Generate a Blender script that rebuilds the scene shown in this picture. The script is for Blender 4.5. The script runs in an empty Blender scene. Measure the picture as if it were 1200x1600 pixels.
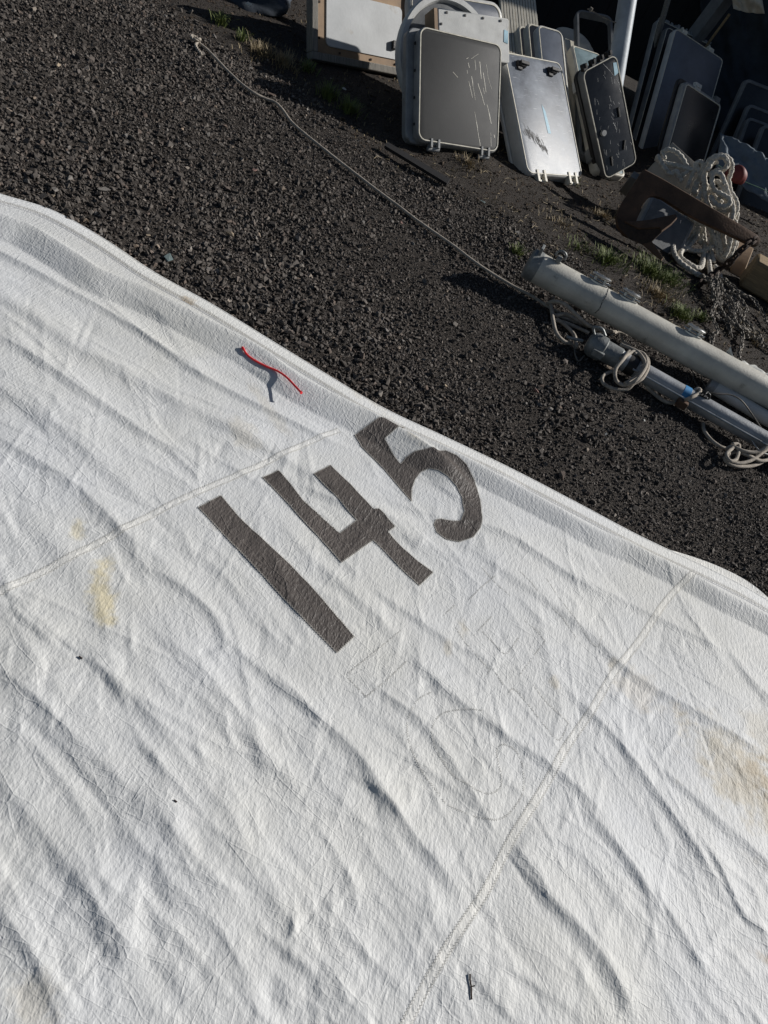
import bpy, bmesh, math, random
import numpy as np
from mathutils import Vector, Matrix

random.seed(7); rng = np.random.default_rng(7)
scene = bpy.context.scene
C = scene.collection
R = math.radians

# ------------------------------------------------------------------ camera, sky, sun, exposure
CZ, DEP, ROLL, LENS = 1.55, R(45), R(28), 26.0
F = LENS / 36 * 1600
fw = np.array([0, math.cos(DEP), -math.sin(DEP)])
_u = np.array([0, math.sin(DEP), math.cos(DEP)]); _r = np.array([1.0, 0, 0])
cup = math.cos(ROLL) * _u - math.sin(ROLL) * _r
crt = math.sin(ROLL) * _u + math.cos(ROLL) * _r
cam = bpy.data.cameras.new('camera'); co = bpy.data.objects.new('camera', cam); C.objects.link(co)
co.matrix_world = Matrix(((crt[0], cup[0], -fw[0], 0), (crt[1], cup[1], -fw[1], 0), (crt[2], cup[2], -fw[2], CZ), (0, 0, 0, 1)))
cam.lens = LENS; cam.sensor_width = 36; cam.sensor_fit = 'AUTO'; cam.clip_end = 500; cam.clip_start = .02
scene.camera = co

SAZ, SEL = R(56), R(31)          # azimuth from +Y towards +X, elevation
S = Vector((math.sin(SAZ) * math.cos(SEL), math.cos(SAZ) * math.cos(SEL), math.sin(SEL)))
w = bpy.data.worlds.new('World'); scene.world = w; w.use_nodes = True
nt = w.node_tree; bg = nt.nodes['Background']
sky = nt.nodes.new('ShaderNodeTexSky'); sky.sky_type = 'NISHITA'; sky.sun_disc = False
sky.sun_elevation = SEL; sky.sun_rotation = SAZ
nt.links.new(sky.outputs[0], bg.inputs[0]); bg.inputs[1].default_value = 0.042
sl = bpy.data.lights.new('sun', 'SUN'); sl.energy = 5.0; sl.angle = R(0.53); sl.color = (1, .972, .93)
so = bpy.data.objects.new('sun', sl); C.objects.link(so); so.rotation_euler = S.to_track_quat('Z', 'Y').to_euler()
scene.view_settings.view_transform = 'Standard'; scene.view_settings.look = 'None'
scene.view_settings.exposure = -0.03; scene.view_settings.gamma = 1; scene.view_settings.use_curve_mapping = False

# ------------------------------------------------------------------ geometry of the view (turns a photo pixel into a place)
def ray(x, y): return fw + crt * ((x - 600) / F) - cup * ((y - 800) / F)
def P(x, y, z=0.0):                       # where that pixel meets the height z
    d = ray(x, y); return np.array([0, 0, CZ]) + d * ((z - CZ) / d[2])
def Y(x, y, yy):                          # where that pixel meets the distance yy
    d = ray(x, y); return np.array([0, 0, CZ]) + d * (yy / d[1])
def fitT(A, B, tl):
    e = B - A; d = ray(*tl); c = np.array([0, 0, CZ]); t = ((A - c) @ e) / (d @ e); return c + d * t
def fit(bl, br, tl, z=0.0, z2=None):
    A = P(*bl, z); B = P(*br, z if z2 is None else z2); return A, B, fitT(A, B, tl)
def fitY(bl, br, tl, y0, y1, yt=None):    # behind other things; runs down to the ground
    A = Y(*bl, y0); B = Y(*br, y1)
    T = fitT(A, B, tl) if yt is None else Y(*tl, yt)
    e = (B - A) / np.linalg.norm(B - A); u = T - A; u = u - e * (u @ e)
    if yt is not None: T = A + u
    k = min(A[2], B[2]) + .04
    if u[2] > 1e-4 and k > 0:
        s = k / u[2]; A = A - u * s; B = B - u * s
    return A, B, T
def cr(pts, step):                        # Catmull-Rom through pts, resampled
    p = np.array(pts, float); n = len(p)
    if n == 2:
        m = max(2, int(np.linalg.norm(p[1] - p[0]) / step) + 1); return p[0] + np.linspace(0, 1, m)[:, None] * (p[1] - p[0])
    q = np.vstack([2 * p[0] - p[1], p, 2 * p[-1] - p[-2]]); out = []
    for i in range(1, n):
        a, b, c, d = q[i - 1], q[i], q[i + 1], q[i + 2]; t = np.linspace(0, 1, 16, endpoint=False)[:, None]
        out.append(.5 * (2 * b + (c - a) * t + (2 * a - 5 * b + 4 * c - d) * t * t + (3 * b - a - 3 * c + d) * t ** 3))
    o = np.vstack(out + [p[-1:]]); L = np.r_[0, np.cumsum(np.linalg.norm(np.diff(o, axis=0), axis=1))]
    m = max(2, int(L[-1] / step) + 1); s = np.linspace(0, L[-1], m)
    return np.stack([np.interp(s, L, o[:, k]) for k in range(o.shape[1])], 1)

def lat(ix, iy, seed):
    h = (ix.astype(np.int64) * 374761393 + iy.astype(np.int64) * 668265263 + seed * 1442695041) & 0xffffffff
    h = ((h ^ (h >> 13)) * 1274126177) & 0xffffffff; h = h ^ (h >> 16)
    return (h & 0xffff) / 65535.0 * 2 - 1
def vn(x, y, sc, seed=0):
    x = np.asarray(x, float) / sc; y = np.asarray(y, float) / sc; ix = np.floor(x); iy = np.floor(y); fx = x - ix; fy = y - iy
    fx = fx * fx * fx * (fx * (fx * 6 - 15) + 10); fy = fy * fy * fy * (fy * (fy * 6 - 15) + 10)
    a = lat(ix, iy, seed); b = lat(ix + 1, iy, seed); c = lat(ix, iy + 1, seed); d = lat(ix + 1, iy + 1, seed)
    return (a * (1 - fx) + b * fx) * (1 - fy) + (c * (1 - fx) + d * fx) * fy
def sst(x, a=0.0, b=1.0): t = np.clip((x - a) / (b - a), 0, 1); return t * t * (3 - 2 * t)

# ------------------------------------------------------------------ materials
def mat(name, col, rough=.6, var=.25, vs=8.0, bump=.0, bs=60.0, metal=0.0, spec=.5, col2=None, scr=None, stretch=None, coat=0, dirt=None):
    m = bpy.data.materials.new(name); m.use_nodes = True; n = m.node_tree; N = n.nodes; L = n.links
    b = N['Principled BSDF']; tc = N.new('ShaderNodeTexCoord'); mp = N.new('ShaderNodeMapping')
    L.new(tc.outputs['Object'], mp.inputs[0])
    if stretch: mp.inputs['Scale'].default_value = stretch
    no = N.new('ShaderNodeTexNoise'); no.inputs['Scale'].default_value = vs; no.inputs['Detail'].default_value = 8; no.inputs['Roughness'].default_value = .65
    L.new(mp.outputs[0], no.inputs[0])
    rp = N.new('ShaderNodeValToRGB'); c2 = col2 or tuple(c * (1 - var) for c in col); c1 = tuple(min(1, c * (1 + var * .5)) for c in col)
    rp.color_ramp.elements[0].position = .35; rp.color_ramp.elements[1].position = .68
    rp.color_ramp.elements[0].color = (*c2, 1); rp.color_ramp.elements[1].color = (*c1, 1)
    L.new(no.outputs[0], rp.inputs[0]); out = rp.outputs[0]
    if dirt:                              # (colour, scale, threshold): blotches of grime or dust
        n2 = N.new('ShaderNodeTexNoise'); n2.inputs['Scale'].default_value = dirt[1]; n2.inputs['Detail'].default_value = 10; n2.inputs['Roughness'].default_value = .75
        L.new(tc.outputs['Object'], n2.inputs[0]); mr = N.new('ShaderNodeMapRange'); L.new(n2.outputs[0], mr.inputs[0])
        mr.inputs[1].default_value = dirt[2]; mr.inputs[2].default_value = dirt[2] + .12
        mx = N.new('ShaderNodeMix'); mx.data_type = 'RGBA'; L.new(mr.outputs[0], mx.inputs[0]); L.new(out, mx.inputs[6]); mx.inputs[7].default_value = (*dirt[0], 1); out = mx.outputs[2]
    if scr:                               # list of (colour, mapping scale, threshold, rotation): scratches
        for c, s3, th, rot in scr:
            m2 = N.new('ShaderNodeMapping'); m2.inputs['Scale'].default_value = s3; m2.inputs['Rotation'].default_value = (0, 0, rot)
            L.new(tc.outputs['Object'], m2.inputs[0]); n3 = N.new('ShaderNodeTexNoise'); n3.inputs['Scale'].default_value = 1; n3.inputs['Detail'].default_value = 6; n3.inputs['Roughness'].default_value = .7
            L.new(m2.outputs[0], n3.inputs[0]); mr = N.new('ShaderNodeMapRange'); L.new(n3.outputs[0], mr.inputs[0]); mr.inputs[1].default_value = th; mr.inputs[2].default_value = th + .06; mr.inputs[4].default_value = .85
            mx = N.new('ShaderNodeMix'); mx.data_type = 'RGBA'; L.new(mr.outputs[0], mx.inputs[0]); L.new(out, mx.inputs[6]); mx.inputs[7].default_value = (*c, 1); out = mx.outputs[2]
    L.new(out, b.inputs['Base Color'])
    b.inputs['Roughness'].default_value = rough; b.inputs['Metallic'].default_value = metal; b.inputs['Specular IOR Level'].default_value = spec
    b.inputs['Coat Weight'].default_value = coat
    rr = N.new('ShaderNodeMapRange'); L.new(no.outputs[0], rr.inputs[0]); rr.inputs[3].default_value = max(.05, rough - .12); rr.inputs[4].default_value = min(1, rough + .12); L.new(rr.outputs[0], b.inputs['Roughness'])
    if bump:
        n4 = N.new('ShaderNodeTexNoise'); n4.inputs['Scale'].default_value = bs; n4.inputs['Detail'].default_value = 6; L.new(mp.outputs[0], n4.inputs[0])
        bp = N.new('ShaderNodeBump'); bp.inputs['Strength'].default_value = bump; bp.inputs['Distance'].default_value = .004
        L.new(n4.outputs[0], bp.inputs['Height']); L.new(bp.outputs[0], b.inputs['Normal'])
    return m

M = {}
def soilmat():                            # crushed grit too fine to build chip by chip
    m = bpy.data.materials.new('soil'); m.use_nodes = True; n = m.node_tree; N = n.nodes; L = n.links; b = N['Principled BSDF']; tc = N.new('ShaderNodeTexCoord')
    v = N.new('ShaderNodeTexVoronoi'); v.inputs['Scale'].default_value = 150; L.new(tc.outputs['Object'], v.inputs['Vector']); v2 = N.new('ShaderNodeTexVoronoi'); v2.inputs['Scale'].default_value = 330; L.new(tc.outputs['Object'], v2.inputs['Vector'])
    rp = N.new('ShaderNodeValToRGB'); e = rp.color_ramp.elements; e[0].color = (.016, .013, .011, 1); e[1].color = (.10, .088, .076, 1); k = e.new(.6); k.color = (.050, .042, .036, 1)
    sx = N.new('ShaderNodeSeparateXYZ'); L.new(v.outputs['Color'], sx.inputs[0]); s2 = N.new('ShaderNodeSeparateXYZ'); L.new(v2.outputs['Color'], s2.inputs[0])
    ad = N.new('ShaderNodeMath'); ad.operation = 'MULTIPLY_ADD'; L.new(s2.outputs[0], ad.inputs[0]); ad.inputs[1].default_value = .4; mu = N.new('ShaderNodeMath'); mu.operation = 'MULTIPLY'; L.new(sx.outputs[0], mu.inputs[0]); mu.inputs[1].default_value = .6; L.new(mu.outputs[0], ad.inputs[2]); L.new(ad.outputs[0], rp.inputs[0])
    L.new(rp.outputs[0], b.inputs['Base Color']); b.inputs['Roughness'].default_value = .9; b.inputs['Specular IOR Level'].default_value = .2
    h = N.new('ShaderNodeMath'); h.operation = 'MULTIPLY_ADD'; L.new(v2.outputs['Distance'], h.inputs[0]); h.inputs[1].default_value = -.5; h2 = N.new('ShaderNodeMath'); h2.operation = 'SUBTRACT'; L.new(sx.outputs[1], h2.inputs[0]); L.new(v.outputs['Distance'], h2.inputs[1]); L.new(h2.outputs[0], h.inputs[2])
    bp = N.new('ShaderNodeBump'); bp.inputs['Strength'].default_value = 1; bp.inputs['Distance'].default_value = .005; L.new(h.outputs[0], bp.inputs['Height']); L.new(bp.outputs[0], b.inputs['Normal']); return m
M['soil'] = soilmat()
M['dirt_clod'] = mat('dirt_clod', (.085, .064, .048), .95, .6, 40, .6, 150, spec=.15)
M['plastic_grey'] = mat('plastic_grey', (.27, .275, .275), .45, .25, 12, .25, 200, dirt=((.14, .13, .11), 14, .58))
M['plastic_white'] = mat('plastic_white', (.52, .52, .50), .42, .15, 10, .2, 160, dirt=((.33, .30, .25), 18, .60))
M['plastic_cream'] = mat('plastic_cream', (.62, .58, .49), .5, .2, 9, .25, 160, dirt=((.32, .28, .21), 12, .60))
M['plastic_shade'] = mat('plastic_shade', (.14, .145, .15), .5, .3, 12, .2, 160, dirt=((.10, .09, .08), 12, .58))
M['bead'] = mat('bead', (.66, .62, .52), .4, .25, 30, .2, 200)
M['lens_haze'] = mat('lens_haze', (.042, .042, .042), .6, spec=.3, var=.25, vs=5, bump=.15, bs=300, dirt=((.10, .10, .095), 60, .68), scr=[((.14, .14, .135), (14, 240, 10), .70, .4)])
M['lens_silver'] = mat('lens_silver', (.16, .18, .21), .45, .45, 6, .2, 300, spec=.5, col2=(.07, .08, .10), scr=[((.55, .57, .6), (9, 260, 9), .61, .06), ((.5, .52, .55), (60, 60, 60), .70, 0), ((.6, .62, .64), (8, 400, 9), .66, -.9)])
M['lens_black'] = mat('lens_black', (.018, .020, .024), .20, .4, 6, .1, 300, scr=[((.40, .42, .44), (110, 16, 10), .70, .5), ((.35, .36, .38), (50, 12, 9), .74, -.7), ((.4, .4, .4), (90, 90, 90), .74, 0)])
M['lens_tint'] = mat('lens_tint', (.12, .135, .165), .35, .3, 4, .1, 200)
M['lens_teal'] = mat('lens_teal', (.20, .27, .29), .35, .4, 12, .1, 200, scr=[((.4, .46, .48), (30, 30, 30), .62, 0)])
M['lens_dark'] = mat('lens_dark', (.018, .02, .024), .3, .4, 6)
M['black_plastic'] = mat('black_plastic', (.022, .02, .019), .5, .3, 20, .3, 150)
M['alu_matt'] = mat('alu_matt', (.55, .53, .47), .5, .22, 7, .3, 130, metal=.08, dirt=((.20, .19, .16), 9, .60), scr=[((.22, .21, .19), (20, 20, 20), .72, 0)])
M['alu_grey'] = mat('alu_grey', (.38, .39, .40), .42, .25, 9, .3, 130, metal=.3, dirt=((.15, .15, .14), 12, .60))
M['cast_grey'] = mat('cast_grey', (.24, .25, .245), .5, .3, 30, .5, 90, metal=.3)
M['steel'] = mat('steel', (.5, .5, .49), .3, .2, 30, metal=.9)
M['rope_white'] = mat('rope_white', (.60, .56, .49), .9, .3, 50, .5, 400, dirt=((.33, .28, .21), 20, .56))
M['rope_grey'] = mat('rope_grey', (.38, .335, .28), .9, .35, 40, .5, 400)
M['rust'] = mat('rust', (.115, .066, .040), .75, .45, 10, .4, 90, metal=.25, dirt=((.17, .085, .045), 8, .56))
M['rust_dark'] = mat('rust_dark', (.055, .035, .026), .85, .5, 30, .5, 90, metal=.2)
M['galv'] = mat('galv', (.20, .18, .155), .7, .4, 60, .3, 90, metal=.4)
M['wood'] = mat('wood', (.30, .215, .12), .8, .4, 3, .6, 14, stretch=(3, 40, 40))
M['wood_grey'] = mat('wood_grey', (.22, .205, .18), .85, .4, 3, .8, 12, stretch=(40, 3, 40))
M['wood_brown'] = mat('wood_brown', (.30, .20, .12), .7, .35, 4, .4, 20, dirt=((.12, .07, .04), 9, .58))
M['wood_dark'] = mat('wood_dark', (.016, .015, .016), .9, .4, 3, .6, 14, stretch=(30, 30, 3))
M['ply'] = mat('ply', (.34, .31, .26), .8, .3, 6, .4, 40)
M['window_white'] = mat('window_white', (.50, .51, .51), .4, .15, 3, .1, 60, dirt=((.38, .33, .27), 4, .60))
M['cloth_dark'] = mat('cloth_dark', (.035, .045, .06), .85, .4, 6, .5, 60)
M['cloth_blue'] = mat('cloth_blue', (.13, .16, .19), .8, .3, 6, .5, 60)
M['cloth_cream'] = mat('cloth_cream', (.58, .53, .44), .85, .2, 12, .4, 100)
M['red'] = mat('red', (.16, .025, .02), .6, .3, 12)
M['cord_red'] = mat('cord_red', (.80, .03, .035), .6, .15, 40)
M['blue_tape'] = mat('blue_tape', (.05, .25, .52), .55, .25, 60)
M['pale_tape'] = mat('pale_tape', (.33, .52, .62), .6, .2, 90)
M['film'] = mat('film', (.62, .62, .58), .35, .2, 12, .6, 50)
M['pale_blue_post'] = mat('pale_blue_post', (.36, .40, .44), .5, .25, 8, .2, 60)
M['green'] = mat('green', (.03, .09, .05), .8)
M['cloth_digit'] = None
def leafy(name, a, b):
    m = mat(name, a, .7); n = m.node_tree; N = n.nodes; g = N.new('ShaderNodeNewGeometry'); rp = N.new('ShaderNodeValToRGB')
    rp.color_ramp.elements[0].color = (*a, 1); rp.color_ramp.elements[1].color = (*b, 1)
    n.links.new(g.outputs['Random Per Island'], rp.inputs[0]); n.links.new(rp.outputs[0], N['Principled BSDF'].inputs['Base Color'])
    return m
M['grass'] = leafy('grass', (.07, .10, .022), (.17, .20, .05)); M['dry_grass'] = leafy('dry_grass', (.19, .145, .08), (.32, .25, .14))
def stonemat():
    m = bpy.data.materials.new('gravel_stone'); m.use_nodes = True; n = m.node_tree; N = n.nodes; L = n.links; b = N['Principled BSDF']
    g = N.new('ShaderNodeNewGeometry'); rp = N.new('ShaderNodeValToRGB'); e = rp.color_ramp.elements
    e[0].color = (.040, .034, .030, 1); e[1].position = .45; e[1].color = (.080, .069, .060, 1)
    for p, c in ((.80, (.112, .098, .086)), (.90, (.115, .088, .072)), (.965, (.15, .14, .13)), (.992, (.24, .21, .18)), (1.0, (.26, .20, .15))):
        k = e.new(p); k.color = (*c, 1)
    L.new(g.outputs['Random Per Island'], rp.inputs[0])
    tc = N.new('ShaderNodeTexCoord'); no = N.new('ShaderNodeTexNoise'); no.inputs['Scale'].default_value = 160; no.inputs['Detail'].default_value = 5; L.new(tc.outputs['Object'], no.inputs[0])
    big = N.new('ShaderNodeTexNoise'); big.inputs['Scale'].default_value = 1.6; big.inputs['Detail'].default_value = 4; L.new(tc.outputs['Object'], big.inputs[0])
    mr = N.new('ShaderNodeMapRange'); L.new(no.outputs[0], mr.inputs[0]); mr.inputs[3].default_value = .6; mr.inputs[4].default_value = 1.4
    m2 = N.new('ShaderNodeMapRange'); L.new(big.outputs[0], m2.inputs[0]); m2.inputs[1].default_value = .3; m2.inputs[2].default_value = .7; m2.inputs[3].default_value = .75; m2.inputs[4].default_value = 1.25
    mu = N.new('ShaderNodeMath'); mu.operation = 'MULTIPLY'; L.new(mr.outputs[0], mu.inputs[0]); L.new(m2.outputs[0], mu.inputs[1])
    mx = N.new('ShaderNodeVectorMath'); mx.operation = 'SCALE'; L.new(rp.outputs[0], mx.inputs[0]); L.new(mu.outputs[0], mx.inputs['Scale'])
    L.new(mx.outputs[0], b.inputs['Base Color']); b.inputs['Roughness'].default_value = .8; b.inputs['Specular IOR Level'].default_value = .3
    bp = N.new('ShaderNodeBump'); bp.inputs['Strength'].default_value = .5; bp.inputs['Distance'].default_value = .002; L.new(no.outputs[0], bp.inputs['Height']); L.new(bp.outputs[0], b.inputs['Normal'])
    return m
M['gravel'] = stonemat()

# ------------------------------------------------------------------ mesh helpers
GRP = {'hatch': 'boat hatches and lids leaning along the back', 'lid': 'boat hatches and lids leaning along the back', 'stone': 'single stones standing out on the ground', 'grass': 'grass tufts along the gravel border', 'twig': 'specks lying on the sail'}
def tag(o, label=None, cat=None, group=None, kind=None):
    group = group or GRP.get(cat)
    if label: o['label'] = label
    if cat: o['category'] = cat
    if group: o['group'] = group
    if kind: o['kind'] = kind
    return o
def empty(name, label, cat, loc=(0, 0, 0), mw=None, group=None):
    o = bpy.data.objects.new(name, None); C.objects.link(o); o.empty_display_size = .1
    if mw is not None: o.matrix_world = mw
    else: o.location = loc
    return tag(o, label, cat, group)
def link(name, me, m, parent=None):
    if m is not None: me.materials.append(m)
    o = bpy.data.objects.new(name, me); C.objects.link(o)
    if parent is not None:
        o.parent = parent
    return o
class MB:
    def __init__(s, mw=None): s.v = []; s.f = []; s.n = 0; s.inv = np.array(mw.inverted()) if mw is not None else None
    def add(s, v, f):
        v = np.asarray(v, float).reshape(-1, 3); s.v.append(v); s.f += [tuple(i + s.n for i in q) for q in f]; s.n += len(v); return s
    def box(s, c, d, ax=None):
        a = np.eye(3) if ax is None else np.array(ax); d = np.array(d) / 2; b = min(d) * .18
        # chamfered box: 24 vertices
        vs = []
        for sx in (-1, 1):
            for sy in (-1, 1):
                for sz in (-1, 1):
                    for k in range(3):
                        q = np.array([sx, sy, sz]) * (d - b); q[k] += b * (sx, sy, sz)[k]; vs.append(np.array(c) + a.T @ q)
        idx = lambda x, y, z, k: ((x * 4 + y * 2 + z) * 3 + k)
        f = []
        for k in range(3):
            o = [i for i in range(3) if i != k]
            for sgn in (0, 1):
                q = []
                for (p, r) in ((0, 0), (1, 0), (1, 1), (0, 1)):
                    t = [0, 0, 0]; t[k] = sgn; t[o[0]] = p; t[o[1]] = r; q.append(idx(*t, k))
                f.append(q if (sgn == 1) == (k != 1) else q[::-1])
        for k in range(3):
            i, j = [q for q in range(3) if q != k]
            for a1 in (0, 1):
                for b1 in (0, 1):
                    t0 = [0, 0, 0]; t0[i] = a1; t0[j] = b1; t1 = list(t0); t1[k] = 1
                    f.append([idx(*t0, i), idx(*t1, i), idx(*t1, j), idx(*t0, j)])
        for x in (0, 1):
            for y in (0, 1):
                for z in (0, 1): f.append([idx(x, y, z, 0), idx(x, y, z, 1), idx(x, y, z, 2)])
        return s.add(vs, f)
    def loft(s, loops, cap0=True, cap1=True):
        n = len(loops[0]); f = []
        for i in range(len(loops) - 1):
            for j in range(n):
                k = (j + 1) % n; f.append((i * n + j, i * n + k, (i + 1) * n + k, (i + 1) * n + j))
        if cap0: f.append(tuple(range(n))[::-1])
        if cap1: f.append(tuple(range((len(loops) - 1) * n, len(loops) * n)))
        return s.add(np.vstack([np.asarray(l, float) for l in loops]), f)
    def tube(s, pts, r, sides=8, cap=True, twist=None, flat=1.0):
        p = np.asarray(pts, float); n = len(p); t = np.gradient(p, axis=0); t /= np.linalg.norm(t, axis=1)[:, None] + 1e-12
        nn, bb = frames(t); rr = np.full(n, r) if np.isscalar(r) else np.asarray(r)
        a = np.linspace(0, 2 * np.pi, sides, endpoint=False)
        v = p[:, None, :] + rr[:, None, None] * (flat * np.cos(a)[None, :, None] * nn[:, None, :] + np.sin(a)[None, :, None] * bb[:, None, :])
        f = [(i * sides + j, i * sides + (j + 1) % sides, (i + 1) * sides + (j + 1) % sides, (i + 1) * sides + j) for i in range(n - 1) for j in range(sides)]
        if cap: f += [tuple(range(sides))[::-1], tuple(range((n - 1) * sides, n * sides))]
        return s.add(v.reshape(-1, 3), f)
    def slab(s, pts, th, nrm=None):
        p = np.asarray(pts, float); c = p.mean(0)
        if nrm is None:
            nrm = np.zeros(3)
            for i in range(len(p)): nrm += np.cross(p[i] - c, p[(i + 1) % len(p)] - c)
        nrm = nrm / np.linalg.norm(nrm)
        q = c + (p - c) * (1 - min(.25 * th / (np.linalg.norm(p - c, axis=1).mean() + 1e-9), .1))
        return s.loft([p - nrm * th, p - nrm * th * .12, q])
    def build(s, name, m, parent=None, smooth=40, local=True):
        v = np.vstack(s.v)
        if parent is not None and s.inv is not None: v = v @ s.inv[:3, :3].T + s.inv[:3, 3]
        me = bpy.data.meshes.new(name); me.from_pydata(v.tolist(), [], s.f); me.validate(); me.update()
        bm = bmesh.new(); bm.from_mesh(me); bmesh.ops.recalc_face_normals(bm, faces=bm.faces); bm.to_mesh(me); bm.free()
        if smooth:
            me.polygons.foreach_set('use_smooth', [True] * len(me.polygons)); me.set_sharp_from_angle(angle=R(smooth))
        return link(name, me, m, parent)
def frames(t):
    n = len(t); nn = np.zeros((n, 3)); a = np.array([0, 0, 1.0]) if abs(t[0][2]) < .9 else np.array([1.0, 0, 0])
    v = a - t[0] * (a @ t[0]); v /= np.linalg.norm(v); nn[0] = v
    for i in range(1, n):
        v = nn[i - 1] - t[i] * (nn[i - 1] @ t[i]); l = np.linalg.norm(v); nn[i] = v / l if l > 1e-9 else nn[i - 1]
    return nn, np.cross(t, nn)
def braid(mb, pts, r, kind='twist', step=None, pitch=None):
    p = cr(pts, step or r * .7); t = np.gradient(p, axis=0); t /= np.linalg.norm(t, axis=1)[:, None] + 1e-12; nn, bb = frames(t)
    L = np.r_[0, np.cumsum(np.linalg.norm(np.diff(p, axis=0), axis=1))]; pitch = pitch or r * 6
    if kind == 'twist': st = [(1, k * 2 * np.pi / 3) for k in range(3)]; rr, off = r * .56, r * .5
    else: st = [(1, 0), (1, np.pi), (-1, np.pi / 2), (-1, -np.pi / 2)]; rr, off = r * .60, r * .42
    for sg, ph in st:
        a = sg * 2 * np.pi * L / pitch + ph
        mb.tube(p + off * (np.cos(a)[:, None] * nn + np.sin(a)[:, None] * bb), rr, 6)
    return mb
def origin(o, loc):                       # put a one-mesh thing's origin at its base
    loc = Vector(loc); o.data.transform(Matrix.Translation(-loc)); o.location = loc; return o

# ------------------------------------------------------------------ ground
def G(x, y):
    fade = sst(np.asarray(y, float), 1.0, 2.2)
    dip = -.07 * sst(np.asarray(y, float), 4.45, 4.85) * (1 - sst(np.asarray(x, float), .38, .62)) * sst(np.asarray(x, float), -.25, .15)
    dip = dip + .045 * np.exp(-((np.asarray(x, float) + .62) / .30) ** 2 - ((np.asarray(y, float) - 4.35) / .16) ** 2)
    return dip + fade * (.012 * vn(x, y, .8, 3) + .006 * vn(x, y, .25, 4) + .003 * vn(x, y, .09, 5)) - .006
def build_ground():
    xs = np.unique(np.r_[-120, -60, -25, -10, np.arange(-4.5, 4.0, .035), 10, 25, 60, 120]); ys = np.unique(np.r_[-120, -50, -15, -4, -1, np.arange(.5, 6.6, .035), 7, 8, 12, 25, 60, 120])
    X, Yy = np.meshgrid(xs, ys); Z = G(X, Yy); n, m = X.shape
    v = np.stack([X, Yy, Z], -1).reshape(-1, 3); i = np.arange(n * m).reshape(n, m)
    f = np.stack([i[:-1, :-1], i[:-1, 1:], i[1:, 1:], i[1:, :-1]], -1).reshape(-1, 4)
    me = bpy.data.meshes.new('ground'); fast(me, v, f, True); return tag(link('ground', me, M['soil']), kind='structure')
def fast(me, v, f, smooth=False):
    v = np.ascontiguousarray(v, np.float32); f = np.ascontiguousarray(f, np.int32); k = f.shape[1]
    me.vertices.add(len(v)); me.vertices.foreach_set('co', v.ravel()); me.loops.add(f.size); me.loops.foreach_set('vertex_index', f.ravel())
    me.polygons.add(len(f)); me.polygons.foreach_set('loop_start', np.arange(0, f.size, k, dtype=np.int32)); me.polygons.foreach_set('loop_total', np.full(len(f), k, np.int32))
    me.polygons.foreach_set('use_smooth', np.full(len(f), smooth)); me.update(); me.validate()
build_ground()

# sail edge (far side), as y of x
EDGE = [(-60, 280), (0, 303), (80, 328), (160, 372), (240, 425), (330, 475), (420, 530), (500, 579), (600, 638), (700, 685), (800, 733), (900, 785), (1000, 838), (1100, 885), (1160, 915), (1200, 938), (1290, 985)]
_e = np.array([P(*q, .012)[:2] for q in EDGE]); _es = cr(_e, .02); _es = np.vstack([[-4.2, _es[0, 1] + .12], _es, [3.4, _es[-1, 1] - .25]])
def edge(x): return np.interp(x, _es[:, 0], _es[:, 1])
# far border of the gravel (soil and weeds beyond)
_b = np.array([P(*q)[:2] for q in [(-200, -150), (120, -40), (250, 0), (330, 60), (430, 120), (540, 200), (640, 262), (760, 320), (850, 385), (960, 455), (1060, 540), (1200, 610), (1350, 690)]])
_b = _b[np.argsort(_b[:, 0])]
def border(x): return np.interp(x, _b[:, 0], _b[:, 1])

hulls = []; chips = []
def make_hulls():
    for k in range(44):
        n = 6 if k > 23 else 9 if k % 2 else 8; tgt = chips if k > 23 else hulls
        p = rng.normal(size=(n, 3)); p /= np.linalg.norm(p, axis=1)[:, None]; p *= rng.uniform(.85, 1.1, (n, 1)); p *= np.array([1, rng.uniform(.6, .95), rng.uniform(.5, .85)])
        bm = bmesh.new()
        for q in p: bm.verts.new(q)
        r = bmesh.ops.convex_hull(bm, input=bm.verts); bmesh.ops.delete(bm, geom=[g for g in r['geom_interior'] if isinstance(g, bmesh.types.BMVert)], context='VERTS')
        bmesh.ops.triangulate(bm, faces=bm.faces); bm.verts.index_update()
        tgt.append((np.array([v.co[:] for v in bm.verts]), np.array([[v.index for v in f.verts] for f in bm.faces]))); bm.free()
make_hulls()
def scatter(name, xy, size, m, sink=.25, flat=1.0, small=.0055):
    V = []; Fc = []; off = 0; n = len(xy); allh = hulls + chips; pick = np.where(size > small, rng.integers(0, len(hulls), n), rng.integers(len(hulls), len(allh), n)); z = G(xy[:, 0], xy[:, 1])
    for h, (hv, hf) in enumerate(allh):
        I = np.where(pick == h)[0]
        if not len(I): continue
        k = len(I); q = rng.normal(size=(k, 4)); q /= np.linalg.norm(q, axis=1)[:, None]
        q[:, 1:3] *= .45; q /= np.linalg.norm(q, axis=1)[:, None]
        a, b, c, d = q.T
        Rm = np.stack([1 - 2 * (c * c + d * d), 2 * (b * c - d * a), 2 * (b * d + c * a), 2 * (b * c + d * a), 1 - 2 * (b * b + d * d), 2 * (c * d - b * a), 2 * (b * d - c * a), 2 * (c * d + b * a), 1 - 2 * (b * b + c * c)], 1).reshape(k, 3, 3)
        v = np.einsum('kij,nj->kni', Rm, hv) * size[I][:, None, None]; v[..., 2] *= flat
        v += np.stack([xy[I, 0], xy[I, 1], z[I] + size[I] * sink * flat], 1)[:, None, :]
        nv = len(hv); Fc.append((hf[None] + (off + np.arange(k) * nv)[:, None, None]).reshape(-1, 3)); V.append(v.reshape(-1, 3)); off += k * nv
    me = bpy.data.meshes.new(name); fast(me, np.vstack(V), np.vstack(Fc)); return link(name, me, m)
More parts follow.
